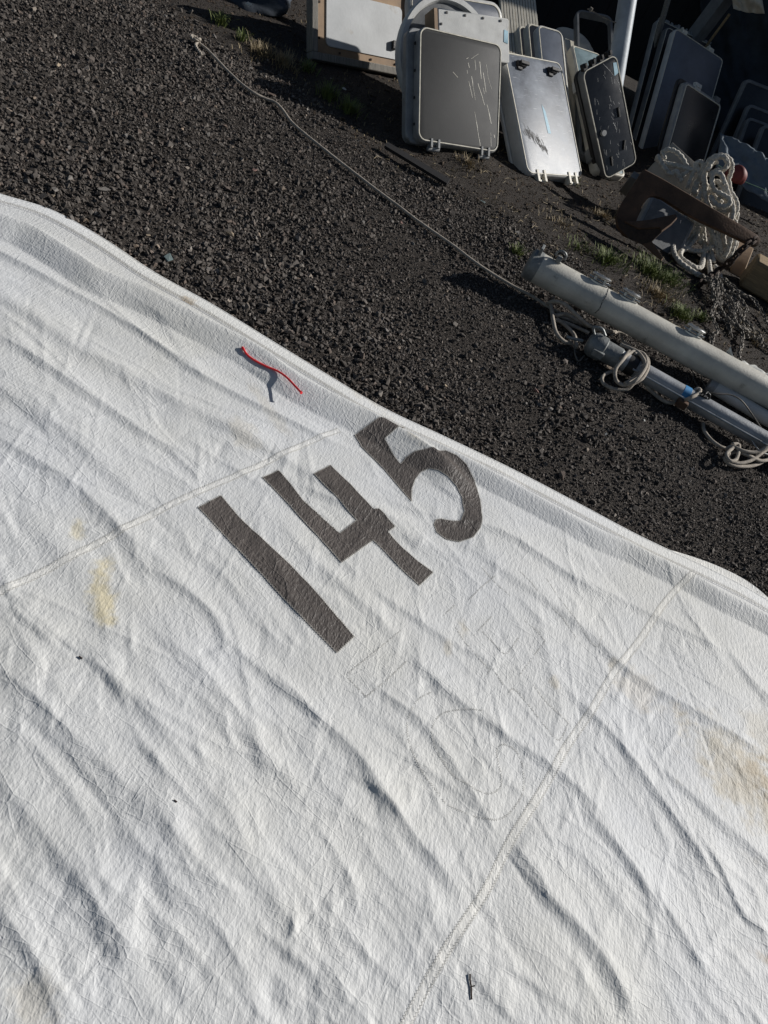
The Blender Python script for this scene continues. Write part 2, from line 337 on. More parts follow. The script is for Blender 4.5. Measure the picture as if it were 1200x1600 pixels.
def in_view(x, y, pad=60):
    v0 = x * fw[0] + y * fw[1] - CZ * fw[2]; px = 600 + F * (x * crt[0] + y * crt[1] - CZ * crt[2]) / v0; py = 800 - F * (x * cup[0] + y * cup[1] - CZ * cup[2]) / v0
    return (px > -pad) & (px < 1200 + pad) & (py > -pad) & (py < 1600 + pad) & (v0 > 0)
def build_gravel():
    n = 1400000; x = rng.uniform(-3.6, 2.6, n); y = rng.uniform(1.7, 5.2, n)
    d = border(x) - y; k = (y > edge(x) - .006) & in_view(x, y, 190) & (d + .10 * vn(x, y, .3, 9) + rng.normal(0, .07, n) > 0); x, y = x[k], y[k]
    s = .0051 - .0008 * np.clip(x + .6, -2, 2) + .0014 * vn(x, y, .5, 12); s = np.clip(s, .0032, .010)
    k = rng.random(len(x)) < np.clip(np.maximum(.29 + .15 * vn(x, y, .45, 13) + .06 * vn(x, y, .12, 14), .20) * (.0046 / s) ** 1.6, 0, 1); x, y, s = x[k], y[k], s[k]
    k = rng.permutation(len(x))[:196000]; x, y, s = x[k], y[k], s[k]
    s = s * np.exp(rng.normal(0, .46, len(s))); s = np.clip(s, .0022, .021)
    tag(scatter('gravel', np.stack([x, y], 1), s, M['gravel']), 'dark grey crushed stone gravel between the sail and the boat parts', 'gravel', kind='stuff')
    n = 54000; x = rng.uniform(-3.2, 2.6, n); y = rng.uniform(2.4, 6.4, n); d = y - border(x); k = in_view(x, y, 60) & (d + rng.normal(0, .08, n) > -.1); x, y = x[k], y[k]
    s = .0050 * np.exp(rng.normal(0, .50, len(x)))
    tag(scatter('loose_soil', np.stack([x, y], 1), np.clip(s, .003, .02), M['dirt_clod'], .2, .7), 'brown crumbly soil clods and bark bits along the weedy border', 'soil', kind='stuff')
build_gravel()

# ------------------------------------------------------------------ sail
XF0, XF1, ST = -1.85, 1.72, .0048
xs = np.r_[np.linspace(-3.4, XF0, 60, endpoint=False), np.arange(XF0, XF1, ST), np.linspace(XF1, 2.9, 50)]
vsx = np.r_[np.arange(0, 2.25, ST), np.linspace(2.26, 3.6, 50)]
GX, GV = np.meshgrid(xs, vsx); GY = edge(GX) - GV
H = np.zeros_like(GX)
def add_fold(world, amp, ws, wl, fade=.25, shape='g'):
    """ridge along a polyline; ws: width on the side away from the sun, wl: width towards it"""
    q = cr(world, .03) if len(world) > 2 else cr(world, .05)
    pad = max(ws, wl) * 2.6
    i0, i1 = np.searchsorted(xs, [q[:, 0].min() - pad, q[:, 0].max() + pad])
    ed = edge(xs[max(i0 - 1, 0):i1 + 1]); v0 = ed.min() - q[:, 1].max() - pad; v1 = ed.max() - q[:, 1].min() + pad
    j0, j1 = np.searchsorted(vsx, [v0, v1])
    if i1 <= i0 or j1 <= j0: return
    X = GX[j0:j1, i0:i1]; Yv = GY[j0:j1, i0:i1]; best = np.full(X.shape, 1e9); sd = np.zeros(X.shape); tt = np.zeros(X.shape)
    n = len(q) - 1
    for k in range(n):
        a, b = q[k], q[k + 1]; e = b - a; l2 = e @ e
        if l2 < 1e-12: continue
        t = np.clip(((X - a[0]) * e[0] + (Yv - a[1]) * e[1]) / l2, 0, 1)
        dx = X - a[0] - t * e[0]; dy = Yv - a[1] - t * e[1]; d = dx * dx + dy * dy
        sg = dx * S[0] + dy * S[1]; mk = d < best
        best[mk] = d[mk]; sd[mk] = sg[mk]; tt[mk] = ((k + t) / n)[mk]
    d = np.sqrt(best); wd = np.where(sd > 0, wl, ws)
    if shape == 'g': pr = np.exp(-(d / wd) ** 2 * 1.2)
    elif shape == 'r': pr = np.where(sd > 0, np.exp(-(d / wd) ** 2 * 1.2), np.clip(1.04 - np.sqrt((d / wd) ** 2 + .03) + .133, 0, 1) * .97)
    else: pr = np.clip(1 - d / wd, 0, 1); pr = pr * (0.6 + .4 * pr)
    f = sst(tt / fade) * sst((1 - tt) / fade) if fade else 1.0
    H[j0:j1, i0:i1] += amp * pr * f
def W(pts, z=.02): return [P(a, b, z)[:2] for a, b in pts]
FOLDS = [
 # main roll behind the hem
 ([(-140, 262), (0, 334), (50, 354), (117, 397), (160, 425), (233, 454), (333, 505), (400, 540), (479, 595), (592, 652), (680, 708), (760, 770)], 
 .035, .080, .026, .08),
 ([(600, 650), (700, 698), (780, 742), (860, 786), (933, 826), (987, 848), (1033, 872), (1090, 900), (1133, 925), (1200, 960), (1320, 1030)], .027, .058, .026, .15),
 ([(560, 650), (640, 664), (740, 712), (830, 770)], .016, .03, .03, .2),
 # long parallel folds at upper left
 ([(-60, 360), (0, 393), (60, 425), (150, 475), (230, 525), (300, 575), (380, 620), (460, 660), (540, 700)], .012, .03, .03, .1),
 ([(-60, 425), (40, 485), (130, 545), (230, 600), (330, 650), (440, 700)], .012, .035, .035, .15),
 ([(-40, 500), (60, 560), (160, 630), (250, 690), (330, 720)], .012, .035, .04, .2),
 ([(-60, 560), (40, 625), (120, 690), (200, 760), (260, 800)], .012, .035, .045, .2),
 ([(-40, 660), (50, 715), (120, 760), (190, 830), (240, 880)], .011, .035, .05, .2),
 ([(300, 640), (420, 700), (520, 760), (600, 800), (700, 880)], .010, .03, .03, .25),
 ([(560, 760), (660, 800), (780, 830), (900, 905), (1000, 960)], .012, .035, .04, .25),
 ([(700, 830), (800, 900), (900, 970), (1000, 1060)], .010, .03, .035, .25),
 # belly of the sail
 ([(10, 940), (60, 985), (95, 1010)], .012, .018, .06, .25),
 ([(-40, 1010), (50, 1085), (140, 1180), (220, 1250), (310, 1345), (400, 1440)], .020, .050, .070, .15),
 ([(120, 1010), (190, 1070), (260, 1150), (330, 1240), (400, 1330)], .014, .040, .06, .2),
 ([(210, 880), (290, 920), (350, 990), (330, 1040)], .012, .028, .04, .2),
 ([(230, 970), (330, 1060), (400, 1160), (430, 1250)], .012, .035, .05, .2),
 ([(400, 1020), (480, 1100), (560, 1180), (620, 1270), (700, 1370), (760, 1450)], .018, .035, .06, .2),
 ([(540, 1200), (590, 1235), (640, 1290)], .012, .02, .04, .25),
 ([(620, 1000), (700, 1080), (780, 1140), (880, 1210), (960, 1290)], .015, .03, .045, .2),
 ([(540, 1040), (640, 1110), (700, 1180), (750, 1260), (790, 1330)], .012, .03, .045, .25),
 ([(790, 1300), (850, 1385), (930, 1480), (1000, 1600)], .020, .040, .06, .15),
 ([(900, 1240), (980, 1340), (1060, 1450), (1120, 1560)], .014, .035, .05, .2),
 ([(930, 1000), (1000, 1060), (1100, 1120), (1210, 1190)], .015, .035, .04, .2),
 ([(880, 1070), (960, 1150), (1020, 1230), (1090, 1330), (1150, 1430)], .016, .03, .05, .2),
 ([(1080, 1290), (1120, 1350), (1165, 1435), (1220, 1460)], .013, .018, .04, .25),
 ([(1000, 1170), (1100, 1260), (1200, 1350), (1270, 1440)], .012, .035, .045, .2),
 ([(-40, 1170), (60, 1290), (140, 1400), (240, 1530)], .016, .045, .07, .2),
 ([(160, 1250), (260, 1370), (350, 1470), (440, 1600)], .015, .04, .06, .2),
 ([(330, 1290), (420, 1400), (500, 1500), (590, 1610)], .013, .04, .06, .2),
 ([(600, 1380), (660, 1460), (700, 1540), (730, 1620)], .010, .04, .05, .2),
 ([(-20, 1400), (60, 1500), (130, 1600)], .018, .05, .06, .2),
 ([(240, 820), (330, 880), (400, 960), (470, 1050)], .008, .03, .04, .3),
 ([(560, 905), (640, 960), (720, 1010), (800, 1040)], .010, .025, .04, .25),
 ([(860, 880), (960, 930), (1060, 980), (1170, 1040)], .012, .03, .035, .25),
]
for i_, (pts, a, ws, wl, fd) in enumerate(FOLDS): add_fold(W(pts, .045 if i_ < 2 else .02), a * (1 if i_ < 2 else .62 if i_ < 11 else .44), ws * (1 if i_ < 2 else .8), wl * (1 if i_ < 2 else 1.7), fd, 'r' if i_ < 2 else 't' if i_ > 10 or i_ % 2 else 'g')
def field(px, py): return R(33 + 19 * float(sst((py - 420) / 700)) + 6 * math.sin(px * .006 + py * .003))
for k in range(520):                       # smaller folds and streaks following the pull of the cloth
    px, py = random.uniform(-160, 1420), random.uniform(330, 1700)
    if py < 330 + .5 * px - 10 + 30 * random.random(): continue
    if 300 < px < 560 and 500 < py < 660: continue
    L = random.uniform(90, 460); a = field(px, py) + random.gauss(0, .20); pts = []; n = 5
    for i in range(n):
        pts.append((px, py)); px += math.cos(a) * L / n; py += math.sin(a) * L / n; a += random.gauss(0, .10)
    wd = random.choice([.007, .010, .014, .02, .03]); add_fold(W(pts), wd * random.uniform(.05, .165) * random.choice([1, 1, 1, -.6]), wd * random.uniform(.6, 1.0), wd * random.uniform(1.2, 2.6), .35, random.choice('gtt'))
for k in range(1150):                       # crumple creases in any direction
    px, py = random.uniform(-160, 1420), random.uniform(380, 1700)
    if py < 400 + .5 * px: continue
    if 300 < px < 540 and 500 < py < 640: continue
    L = random.uniform(30, 150); a = random.choice([field(px, py) + random.gauss(0, .35), random.uniform(0, 3.1416), R(100) + random.gauss(0, .2), R(75)+random.gauss(0,.2)])
    q = (px + math.cos(a) * L, py + math.sin(a) * L); wd = random.uniform(.006, .02)
    add_fold(W([(px, py), ((px + q[0]) / 2 + random.gauss(0, 4), (py + q[1]) / 2 + random.gauss(0, 4)), q]), wd * random.uniform(.05, .14) * random.choice([1, 1, -1]), wd, wd * 1.3, .4, 't')
for k in range(200):                       # long thin pressed lines
    px, py = random.uniform(-160, 1420), random.uniform(420, 1700)
    if py < 440 + .5 * px: continue
    L = random.uniform(80, 330); a = random.choice([field(px, py) + random.gauss(0, .25), random.uniform(0, 3.1416), R(118) + random.gauss(0, .15)]); q = (px + math.cos(a) * L, py + math.sin(a) * L)
    add_fold(W([(px, py), ((px + q[0]) / 2 + random.gauss(0, 3), (py + q[1]) / 2 + random.gauss(0, 3)), q]), random.uniform(.0007, .0017) * random.choice([1, 1, -1]), .0075, .010, .25, 't')
vm = sst(GV / .30)
H += vm * (.006 * vn(GX, GY, .40, 21) + .0010 * vn(GX, GY, .15, 22))
def worley(x, y, seed):                    # distance to the nearest scattered point: flat facets that meet in creases
    ix = np.floor(x); iy = np.floor(y); best = np.full(x.shape, 9.0); sec = np.full(x.shape, 9.0)
    for a in (-1, 0, 1):
        for b in (-1, 0, 1):
            cx = ix + a; cy = iy + b; px = cx + .5 + .48 * lat(cx, cy, seed); py = cy + .5 + .48 * lat(cx, cy, seed + 50); d = np.hypot(x - px, y - py)
            sec = np.minimum(sec, np.maximum(best, d)); best = np.minimum(best, d)
    return best, sec
_g = (P(640, 1080, .02) - P(600, 1200, .02))[:2]; FB = math.atan2(_g[1], _g[0])
_d = (P(480, 1290, .02) - P(320, 1110, .02))[:2]; FA = math.atan2(_d[1], _d[0])
def along(X, Yv, turn=0.0):
    c, s_ = math.cos(FA + turn), math.sin(FA + turn); wx = .05 * vn(X, Yv, .21, 61) + .015 * vn(X, Yv, .07, 62); wy = .05 * vn(X, Yv, .21, 63) + .015 * vn(X, Yv, .07, 64)
    return (X + wx) * c + (Yv + wy) * s_, -(X + wx) * s_ + (Yv + wy) * c
lower = .55 + .45 * sst(GV, .2, .7)
for sc_, st_, am, tn, sd0 in ((.23, 2.6, .0165, .05, 71), (.12, 2.4, .0080, .30, 72), (.06, 2.1, .0020, -.4, 73)):
    u_, v_ = along(GX, GY, tn); f1, f2 = worley(u_ / sc_ / st_, v_ / sc_, sd0); H += vm * lower * am * ((f2 - f1) * .5 + f1 * .5) * (.7 + .6 * vn(GX, GY, .4, sd0 + 9))
U_ = GX * .8 + GY * -.6; V_ = GX * .6 + GY * .8

H += .0008 * vn(GX, GV * 3, .3, 31) * (1 - vm)
H += .011 * np.exp(-((GV - .032) / .020) ** 2)
H = .014 + H * (.02 + .98 * sst(GV, .02, .085)) ; H = np.maximum(H, .005)
H[0, :] = np.minimum(H[0, :], .006 + 0 * H[0, :])
def HS(x, y):                              # sail height at world points
    x = np.atleast_1d(np.asarray(x, float)); v = edge(x) - np.atleast_1d(y)
    i = np.clip(np.searchsorted(xs, x) - 1, 0, len(xs) - 2); j = np.clip(np.searchsorted(vsx, v) - 1, 0, len(vsx) - 2)
    a = np.clip((x - xs[i]) / (xs[i + 1] - xs[i]), 0, 1); b = np.clip((v - vsx[j]) / (vsx[j + 1] - vsx[j]), 0, 1)
    return (H[j, i] * (1 - a) + H[j, i + 1] * a) * (1 - b) + (H[j + 1, i] * (1 - a) + H[j + 1, i + 1] * a) * b
def onsail(x, y):                          # pixel -> point on the sail
    z = np.linspace(.13, .002, 130); d = ray(x, y); t = (z - CZ) / d[2]; h = HS(d[0] * t, d[1] * t); k = np.argmax(h >= z); return P(x, y, float(h[k]))

def cloth_mat(name, base, stains=(), dark=False):
    m = bpy.data.materials.new(name); m.use_nodes = True; n = m.node_tree; N = n.nodes; L = n.links; b = N['Principled BSDF']
    tc = N.new('ShaderNodeTexCoord')
    def mapn(sc, rz=0.0):
        q = N.new('ShaderNodeMapping'); q.vector_type = 'TEXTURE'; q.inputs['Rotation'].default_value = (0, 0, rz); q.inputs['Scale'].default_value = (1 / sc[0], 1 / sc[1], 1 / sc[2]); L.new(tc.outputs['Object'], q.inputs[0]); return q.outputs[0]
    def noise(vec, sc, det=5, ro=.6, dist=0):
        q = N.new('ShaderNodeTexNoise'); q.inputs['Scale'].default_value = sc; q.inputs['Detail'].default_value = det; q.inputs['Roughness'].default_value = ro; q.inputs['Distortion'].default_value = dist; L.new(vec, q.inputs[0]); return q.outputs[0]
    def math_(op, a, c=None):
        q = N.new('ShaderNodeMath'); q.operation = op
        for i, t in enumerate((a, c)):
            if t is None: continue
            if isinstance(t, (int, float)): q.inputs[i].default_value = t
            else: L.new(t, q.inputs[i])
        return q.outputs[0]
    def ridged(s): return math_('SUBTRACT', 1.0, math_('ABSOLUTE', math_('MULTIPLY', math_('SUBTRACT', s, .5), 4.0)))
    # crinkles: ridged noises drawn out along the cloth, plus fine weave
    a = ridged(noise(mapn((1, 2.2, 1), R(62)), 22, 4, .6, .4)); c = ridged(noise(mapn((1, 2.6, 1), R(38)), 42, 4, .6, .3)); d = ridged(noise(mapn((1, 1.5, 1), R(-20)), 34, 4, .6, .5))
    e = noise(mapn((1, 1, 1)), 260, 3, .7)
    def vor(rz, sc, st):
        q = N.new('ShaderNodeTexVoronoi'); q.feature = 'F1'; q.inputs['Scale'].default_value = sc; wv = N.new('ShaderNodeVectorMath'); wv.operation = 'MULTIPLY_ADD'; nz = N.new('ShaderNodeTexNoise'); nz.inputs['Scale'].default_value = sc * .8; nz.inputs['Detail'].default_value = 3
        vec = mapn((1, st, 1), rz); L.new(vec, nz.inputs[0]); L.new(nz.outputs[1], wv.inputs[0]); wv.inputs[1].default_value = (1.1 / sc,) * 3; L.new(vec, wv.inputs[2]); L.new(wv.outputs[0], q.inputs['Vector']); return q.outputs['Distance']
    v1 = vor(FB, 45, 2.8); v2 = vor(FB + .35, 95, 2.6); v3 = vor(FA, 70, 2.4)
    def lines(rz, sc, st, wd, seed):
        q = N.new('ShaderNodeTexVoronoi'); q.feature = 'DISTANCE_TO_EDGE'; q.inputs['Scale'].default_value = sc; wv = N.new('ShaderNodeVectorMath'); wv.operation = 'MULTIPLY_ADD'; nz = N.new('ShaderNodeTexNoise'); nz.inputs['Scale'].default_value = sc * .7; nz.inputs['Detail'].default_value = 4
        vec = mapn((1, st, 1), rz); L.new(vec, nz.inputs[0]); L.new(nz.outputs[1], wv.inputs[0]); wv.inputs[1].default_value = (.45 / sc,) * 3; L.new(vec, wv.inputs[2]); L.new(wv.outputs[0], q.inputs['Vector'])
        mr = N.new('ShaderNodeMapRange'); L.new(q.outputs['Distance'], mr.inputs[0]); mr.inputs[1].default_value = 0; mr.inputs[2].default_value = wd; mr.inputs[3].default_value = 1; mr.inputs[4].default_value = 0
        mk = N.new('ShaderNodeMapRange'); L.new(noise(mapn((1, 1, 1), seed), 5, 3), mk.inputs[0]); mk.inputs[1].default_value = .46; mk.inputs[2].default_value = .60; return math_('MULTIPLY', mr.outputs[0], mk.outputs[0])
    l1 = lines(FA, 8, 2.6, .045, .3); l2 = lines(FB, 13, 2.6, .06, 1.3); l3 = lines(FA + .45, 24, 2.4, .08, 2.2)
    ln_ = math_('ADD', math_('MULTIPLY', l1, .60), math_('ADD', math_('MULTIPLY', l2, .48), math_('MULTIPLY', l3, .42)))
    hgt = math_('ADD', math_('ADD', math_('MULTIPLY', v1, .95), math_('MULTIPLY', v2, .50)), math_('ADD', math_('MULTIPLY', v3, .5), math_('ADD', math_('MULTIPLY', e, .40), ln_)))
    bp = N.new('ShaderNodeBump'); bp.inputs['Strength'].default_value = .8; bp.inputs['Distance'].default_value = .0011 if not dark else .0019
    L.new(hgt, bp.inputs['Height']); L.new(bp.outputs[0], b.inputs['Normal'])
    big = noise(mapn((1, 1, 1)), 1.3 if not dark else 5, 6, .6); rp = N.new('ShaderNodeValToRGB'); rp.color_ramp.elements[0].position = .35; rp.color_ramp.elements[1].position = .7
    rp.color_ramp.elements[0].color = (*base, 1); rp.color_ramp.elements[1].color = (base[0] * .97, base[1] * .945, base[2] * .87, 1) if not dark else (*[k * 1.55 for k in base], 1)  # numerals: lighter noise patches paint in a brownish sheen besides fading
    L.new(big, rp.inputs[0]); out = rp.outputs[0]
    for (cx, cy, rx, ry, rot, col, amt) in stains:
        q = N.new('ShaderNodeMapping'); q.vector_type = 'TEXTURE'; q.inputs['Location'].default_value = (cx, cy, 0); q.inputs['Rotation'].default_value = (0, 0, rot); q.inputs['Scale'].default_value = (rx, ry, 1000)
        L.new(tc.outputs['Object'], q.inputs[0]); ln = N.new('ShaderNodeVectorMath'); ln.operation = 'LENGTH'; L.new(q.outputs[0], ln.inputs[0])
        wb = noise(mapn((1, 1, 1)), 14, 7, .68); dd = math_('ADD', ln.outputs['Value'], math_('MULTIPLY', math_('SUBTRACT', wb, .5), 3.6))
        mr = N.new('ShaderNodeMapRange'); mr.interpolation_type = 'SMOOTHSTEP'; L.new(dd, mr.inputs[0]); mr.inputs[1].default_value = .25; mr.inputs[2].default_value = 1.15; mr.inputs[3].default_value = amt; mr.inputs[4].default_value = 0
        mx = N.new('ShaderNodeMix'); mx.data_type = 'RGBA'; mx.blend_type = 'MULTIPLY'; L.new(mr.outputs[0], mx.inputs[0]); L.new(out, mx.inputs[6]); mx.inputs[7].default_value = (*col, 1); out = mx.outputs[2]
    L.new(out, b.inputs['Base Color']); b.inputs['Roughness'].default_value = .62 if not dark else .5; b.inputs['Specular IOR Level'].default_value = .35
    if not dark: b.inputs['Sheen Weight'].default_value = .0
    return m
def stain(px, py, rx, ry, rot, col, amt): p = P(px, py, .02); return (p[0], p[1], rx, ry, R(rot), col, amt)
YEL, BEI, BRN = (1, .87, .56), (.87, .80, .68), (.60, .47, .32)
STAINS = [stain(160, 925, .035, .095, 33, YEL, .75), stain(120, 825, .022, .06, 20, YEL, .5), stain(1160, 1220, .21, .14, -30, BEI, .9), stain(1195, 1225, .09, .07, 0, (.78, .70, .58), .8),
  stain(1195, 1150, .10, .09, 0, BEI, .45), stain(1200, 1500, .035, .02, 0, BRN, .7), stain(725, 980, .022, .03, 20, BEI, .7), stain(380, 680, .10, .05, -20, BEI, .45), stain(870, 1070, .02, .03, 20, BEI, .7),
  stain(960, 1040, .02, .03, 0, BEI, .6), stain(700, 1015, .018, .03, 20, BEI, .55), stain(420, 640, .16, .025, -33, BEI, .35), stain(1000, 1080, .10, .06, 0, (.97, .90, .80), .6), stain(60, 1570, .06, .05, 0, BEI, .5),
  stain(600, 640, .20, .03, -30, BEI, .5), stain(340, 820, .02, .02, 0, BEI, .4)]
M['sail'] = cloth_mat('sail_cloth', (.605, .615, .625), STAINS)
M['sail_seam'] = cloth_mat('sail_seam_cloth', (.69, .69, .68))
M['hem'] = cloth_mat('hem_cloth', (.68, .69, .70), [stain(292, 470, .035, .05, 0, BRN, .8), stain(318, 490, .06, .012, -30, BRN, .7), stain(560, 600, .2, .04, -30, BEI, .4)])
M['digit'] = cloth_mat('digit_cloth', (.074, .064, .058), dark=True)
M['thread'] = mat('thread', (.52, .51, .48), .8, .4, 60); M['thread_pale'] = mat('thread_pale', (.42, .40, .36), .8, .3, 60)
M['binding'] = mat('binding', (.52, .52, .53), .7, .2, 60)

sail_root = empty('sail', 'large white crumpled sail with dark number 145 spread over the gravel', 'sail', (0, 1.0, 0))
inv = Matrix.Translation((0, -1.0, 0))
def part(o): o.data.transform(inv); o.parent = sail_root; return o
def build_sail():
    n, m = GX.shape; v = np.stack([GX, GY, H], -1).reshape(-1, 3); i = np.arange(n * m).reshape(n, m)
    f = np.stack([i[:-1, :-1], i[1:, :-1], i[1:, 1:], i[:-1, 1:]], -1).reshape(-1, 4)
    me = bpy.data.meshes.new('cloth'); fast(me, v, f, True); part(link('cloth', me, M['sail']))
build_sail()
for mm in ('sail', 'sail_seam', 'hem', 'digit'):   # stains are placed in world metres; the sail's origin is 1 m along y
    for nd in M[mm].node_tree.nodes:
        if nd.type == 'MAPPING' and nd.vector_type == 'TEXTURE': nd.inputs['Location'].default_value[1] -= 1.0
def strip(name, line, width, lift, m, mw=5, step=.006, edges=True):
    """band of cloth sewn on the sail along a world polyline"""
    q = cr(line, step); t = np.gradient(q, axis=0); t /= np.linalg.norm(t, axis=1)[:, None]; nn = np.stack([-t[:, 1], t[:, 0]], 1)
    s = np.linspace(-.5, .5, mw); A = q[:, None, :] + nn[:, None, :] * s[None, :, None] * width; h = HS(A[..., 0].ravel(), A[..., 1].ravel()).reshape(A.shape[:2]) + lift
    h[:, 0] -= lift * .8; h[:, -1] -= lift * .8
    v = np.concatenate([A, h[..., None]], -1).reshape(-1, 3); n = len(q); i = np.arange(n * mw).reshape(n, mw)
    f = np.stack([i[:-1, :-1], i[1:, :-1], i[1:, 1:], i[:-1, 1:]], -1).reshape(-1, 4); me = bpy.data.meshes.new(name); fast(me, v, f, True)
    return part(link(name, me, m))
def zigzag(lines, amp, pitch, wd, lift, m, name='stitching', gap=0.0, under=None):
    V = []; Fc = []
    for ln in lines:
        q = cr(ln, pitch / 2); t = np.gradient(q, axis=0); t /= np.linalg.norm(t, axis=1)[:, None] + 1e-9; nn = np.stack([-t[:, 1], t[:, 0]], 1)
        z = q + nn * (amp * .5 * (1 - 2 * (np.arange(len(q)) % 2)))[:, None]
        for a, b in zip(z[:-1], z[1:]):
            if random.random() < gap: continue
            d = b - a; l = np.linalg.norm(d)
            if l < 1e-6: continue
            o = np.array([-d[1], d[0]]) / l * wd / 2; k = len(V); c = np.array([a - o, b - o, b + o, a + o]); h = HS(c[:, 0], c[:, 1]) + lift
            V += [(*c[i], h[i]) for i in range(4)]; Fc.append((k, k + 1, k + 2, k + 3))
    me = bpy.data.meshes.new(name); fast(me, np.array(V), np.array(Fc)); o = part(link(name, me, m)); o['kind'] = 'stuff'
    if under is not None: o.parent = under
    return o
def wl(pts): return [onsail(a, b)[:2] for a, b in pts]
def offs(line, d):
    q = cr(line, .02); t = np.gradient(q, axis=0); t /= np.linalg.norm(t, axis=1)[:, None]; return q + np.stack([-t[:, 1], t[:, 0]], 1) * d
seam1 = wl([(-60, 958), (0, 925), (60, 897), (130, 860), (200, 822), (260, 792), (330, 760), (400, 730), (470, 697), (530, 672)])
seam2 = wl([(1092, 885), (1040, 940), (1000, 1000), (960, 1050), (925, 1110), (880, 1175), (850, 1230), (800, 1310), (760, 1390), (700, 1480), (650, 1570), (625, 1620)])
for s_, wd in ((seam1, .020), (seam2, .021)):
    sm = strip('seam', s_, wd, .0006, M['sail_seam'])
    zigzag([offs(s_, wd * .42), offs(s_, -wd * .42)], .005, .007, .0008, .0012, M['thread'], under=sm)
# hem tape along the edge
hx = np.arange(-3.3, 2.8, .02); hem = np.stack([hx, edge(hx) - .034], 1)
hm_ = strip('hem', hem, .060, .0014, M['hem'], 7)
zigzag([np.stack([hx, edge(hx) - .058], 1)[np.abs(hx) < 1.9], np.stack([hx, edge(hx) - .052], 1)[np.abs(hx) < 1.9]], .006, .008, .001, .0024, M['thread_pale'], under=hm_)
hb = np.stack([hx, edge(hx) - .0655], 1); strip('fold_line', hb, .003, .0012, M['binding'], 3)
bp_ = cr(np.stack([hx, edge(hx) + .003, np.full_like(hx, .008)], 1), .02); b_ = MB(); b_.tube(bp_, .0035, 8); part(b_.build('bolt_rope', M['hem']))
# second layer of cloth that peeks out under the hem at the right
u_ = [P(*q, .008)[:2] for q in [(960, 835), (1010, 850), (1070, 869), (1130, 892), (1180, 918), (1230, 955)]]
strip('under_layer', [(a, b - o_) for (a, b), o_ in zip(u_, (.055, .032, .018, .014, .022, .06))], .06, -.004, M['sail_seam'], 4)

def clip_poly(poly):                       # the sail's own grid cells cut to the outline of a digit
    poly = [tuple(p) for p in poly]; pv = [(x, float(edge(x)) - y) for x, y in poly]
    x0, x1 = min(p[0] for p in pv), max(p[0] for p in pv); v0, v1 = min(p[1] for p in pv), max(p[1] for p in pv)
    def half(pl, ax, val, keep):
        out = []
        for i in range(len(pl)):
            a, b = pl[i - 1], pl[i]; ia = (a[ax] - val) * keep >= 0; ib = (b[ax] - val) * keep >= 0
            if ia != ib:
                t = (val - a[ax]) / (b[ax] - a[ax]); out.append((a[0] + t * (b[0] - a[0]), a[1] + t * (b[1] - a[1])))
            if ib: out.append(b)
        return out
    cells = []; i0, i1 = np.searchsorted(xs, [x0, x1]); j0, j1 = np.searchsorted(vsx, [v0, v1])
    for i in range(i0 - 1, i1 + 1):
        col = half(half(pv, 0, xs[i], 1), 0, xs[i + 1], -1) if True else []
        if len(col) < 3: continue
        for j in range(j0 - 1, j1 + 1):
            c = half(half(col, 1, vsx[j], 1), 1, vsx[j + 1], -1)
            if len(c) < 3: continue
            A = abs(sum(c[k - 1][0] * c[k][1] - c[k][0] * c[k - 1][1] for k in range(len(c)))) / 2
            if A > 1e-9: cells.append(c)
    return cells
def digit(outline, label):
    q = [onsail(a, b)[:2] for a, b in outline]; V = []; Fc = []; key = {}
    for c in clip_poly(q):
        ids = []
        for (x, v) in c:
            k = (round(x, 6), round(v, 6))
            if k not in key: key[k] = len(V); V.append(k)
            if not ids or ids[-1] != key[k]: ids.append(key[k])
        if len(ids) > 1 and ids[0] == ids[-1]: ids.pop()
        if len(set(ids)) == len(ids) >= 3: Fc.append(ids)
    a = np.array(V); y = edge(a[:, 0]) - a[:, 1]; z = HS(a[:, 0], y) + .0018
    me = bpy.data.meshes.new('digit'); me.from_pydata(np.stack([a[:, 0], y, z], 1).tolist(), [], Fc); me.validate(); me.update()
    bm = bmesh.new(); bm.from_mesh(me); bmesh.ops.recalc_face_normals(bm, faces=bm.faces)
    if sum(f.normal.z for f in bm.faces) < 0: bmesh.ops.reverse_faces(bm, faces=bm.faces)
    bm.to_mesh(me); bm.free(); me.polygons.foreach_set('use_smooth', [True] * len(me.polygons))
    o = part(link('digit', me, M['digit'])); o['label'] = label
    cl = [np.array(p) for p in q]; segs = []
    for i in range(len(cl)):
        a1, b1 = cl[i - 1], cl[i]
        if np.linalg.norm(b1 - a1) > .012: segs.append(np.array([a1, b1]))
    zigzag(segs, .005, .006, .001, .0030, M['thread_pale'], under=o)
Z1 = lambda L: [(280 + x * .43333, 600 + y * .43333) for x, y in L]
ONE = Z1([(150, 403), (215, 480), (325, 583), (400, 652), (470, 725), (550, 818), (630, 912), (568, 970), (450, 850), (370, 768), (300, 690), (175, 560), (120, 500), (68, 446)])
FOUR = Z1([(357, 312), (400, 360), (450, 425), (520, 488), (578, 540), (640, 492), (560, 400), (485, 325), (545, 293), (620, 365), (700, 452), (720, 450), (778, 515), (752, 534), (805, 592), (860, 640), (915, 680), (865, 728), (796, 664), (738, 602), (698, 564), (585, 645), (500, 550), (400, 440), (300, 338)])
FIVE = Z1([(722, 120), (812, 158), (740, 198), (765, 245), (797, 290), (818, 265), (850, 243), (900, 232), (960, 240), (1000, 258), (1035, 290), (1065, 350), (1085, 420), (1092, 480), (1085, 520), (1060, 553), (1010, 570), (960, 560), (928, 535), (918, 508), (925, 490), (945, 487), (985, 495), (1015, 493), (1028, 460), (1020, 410), (1000, 370), (970, 335), (935, 312), (900, 305), (870, 318), (850, 345), (838, 380), (838, 425), (790, 370), (740, 310), (690, 260), (655, 225), (632, 185)])
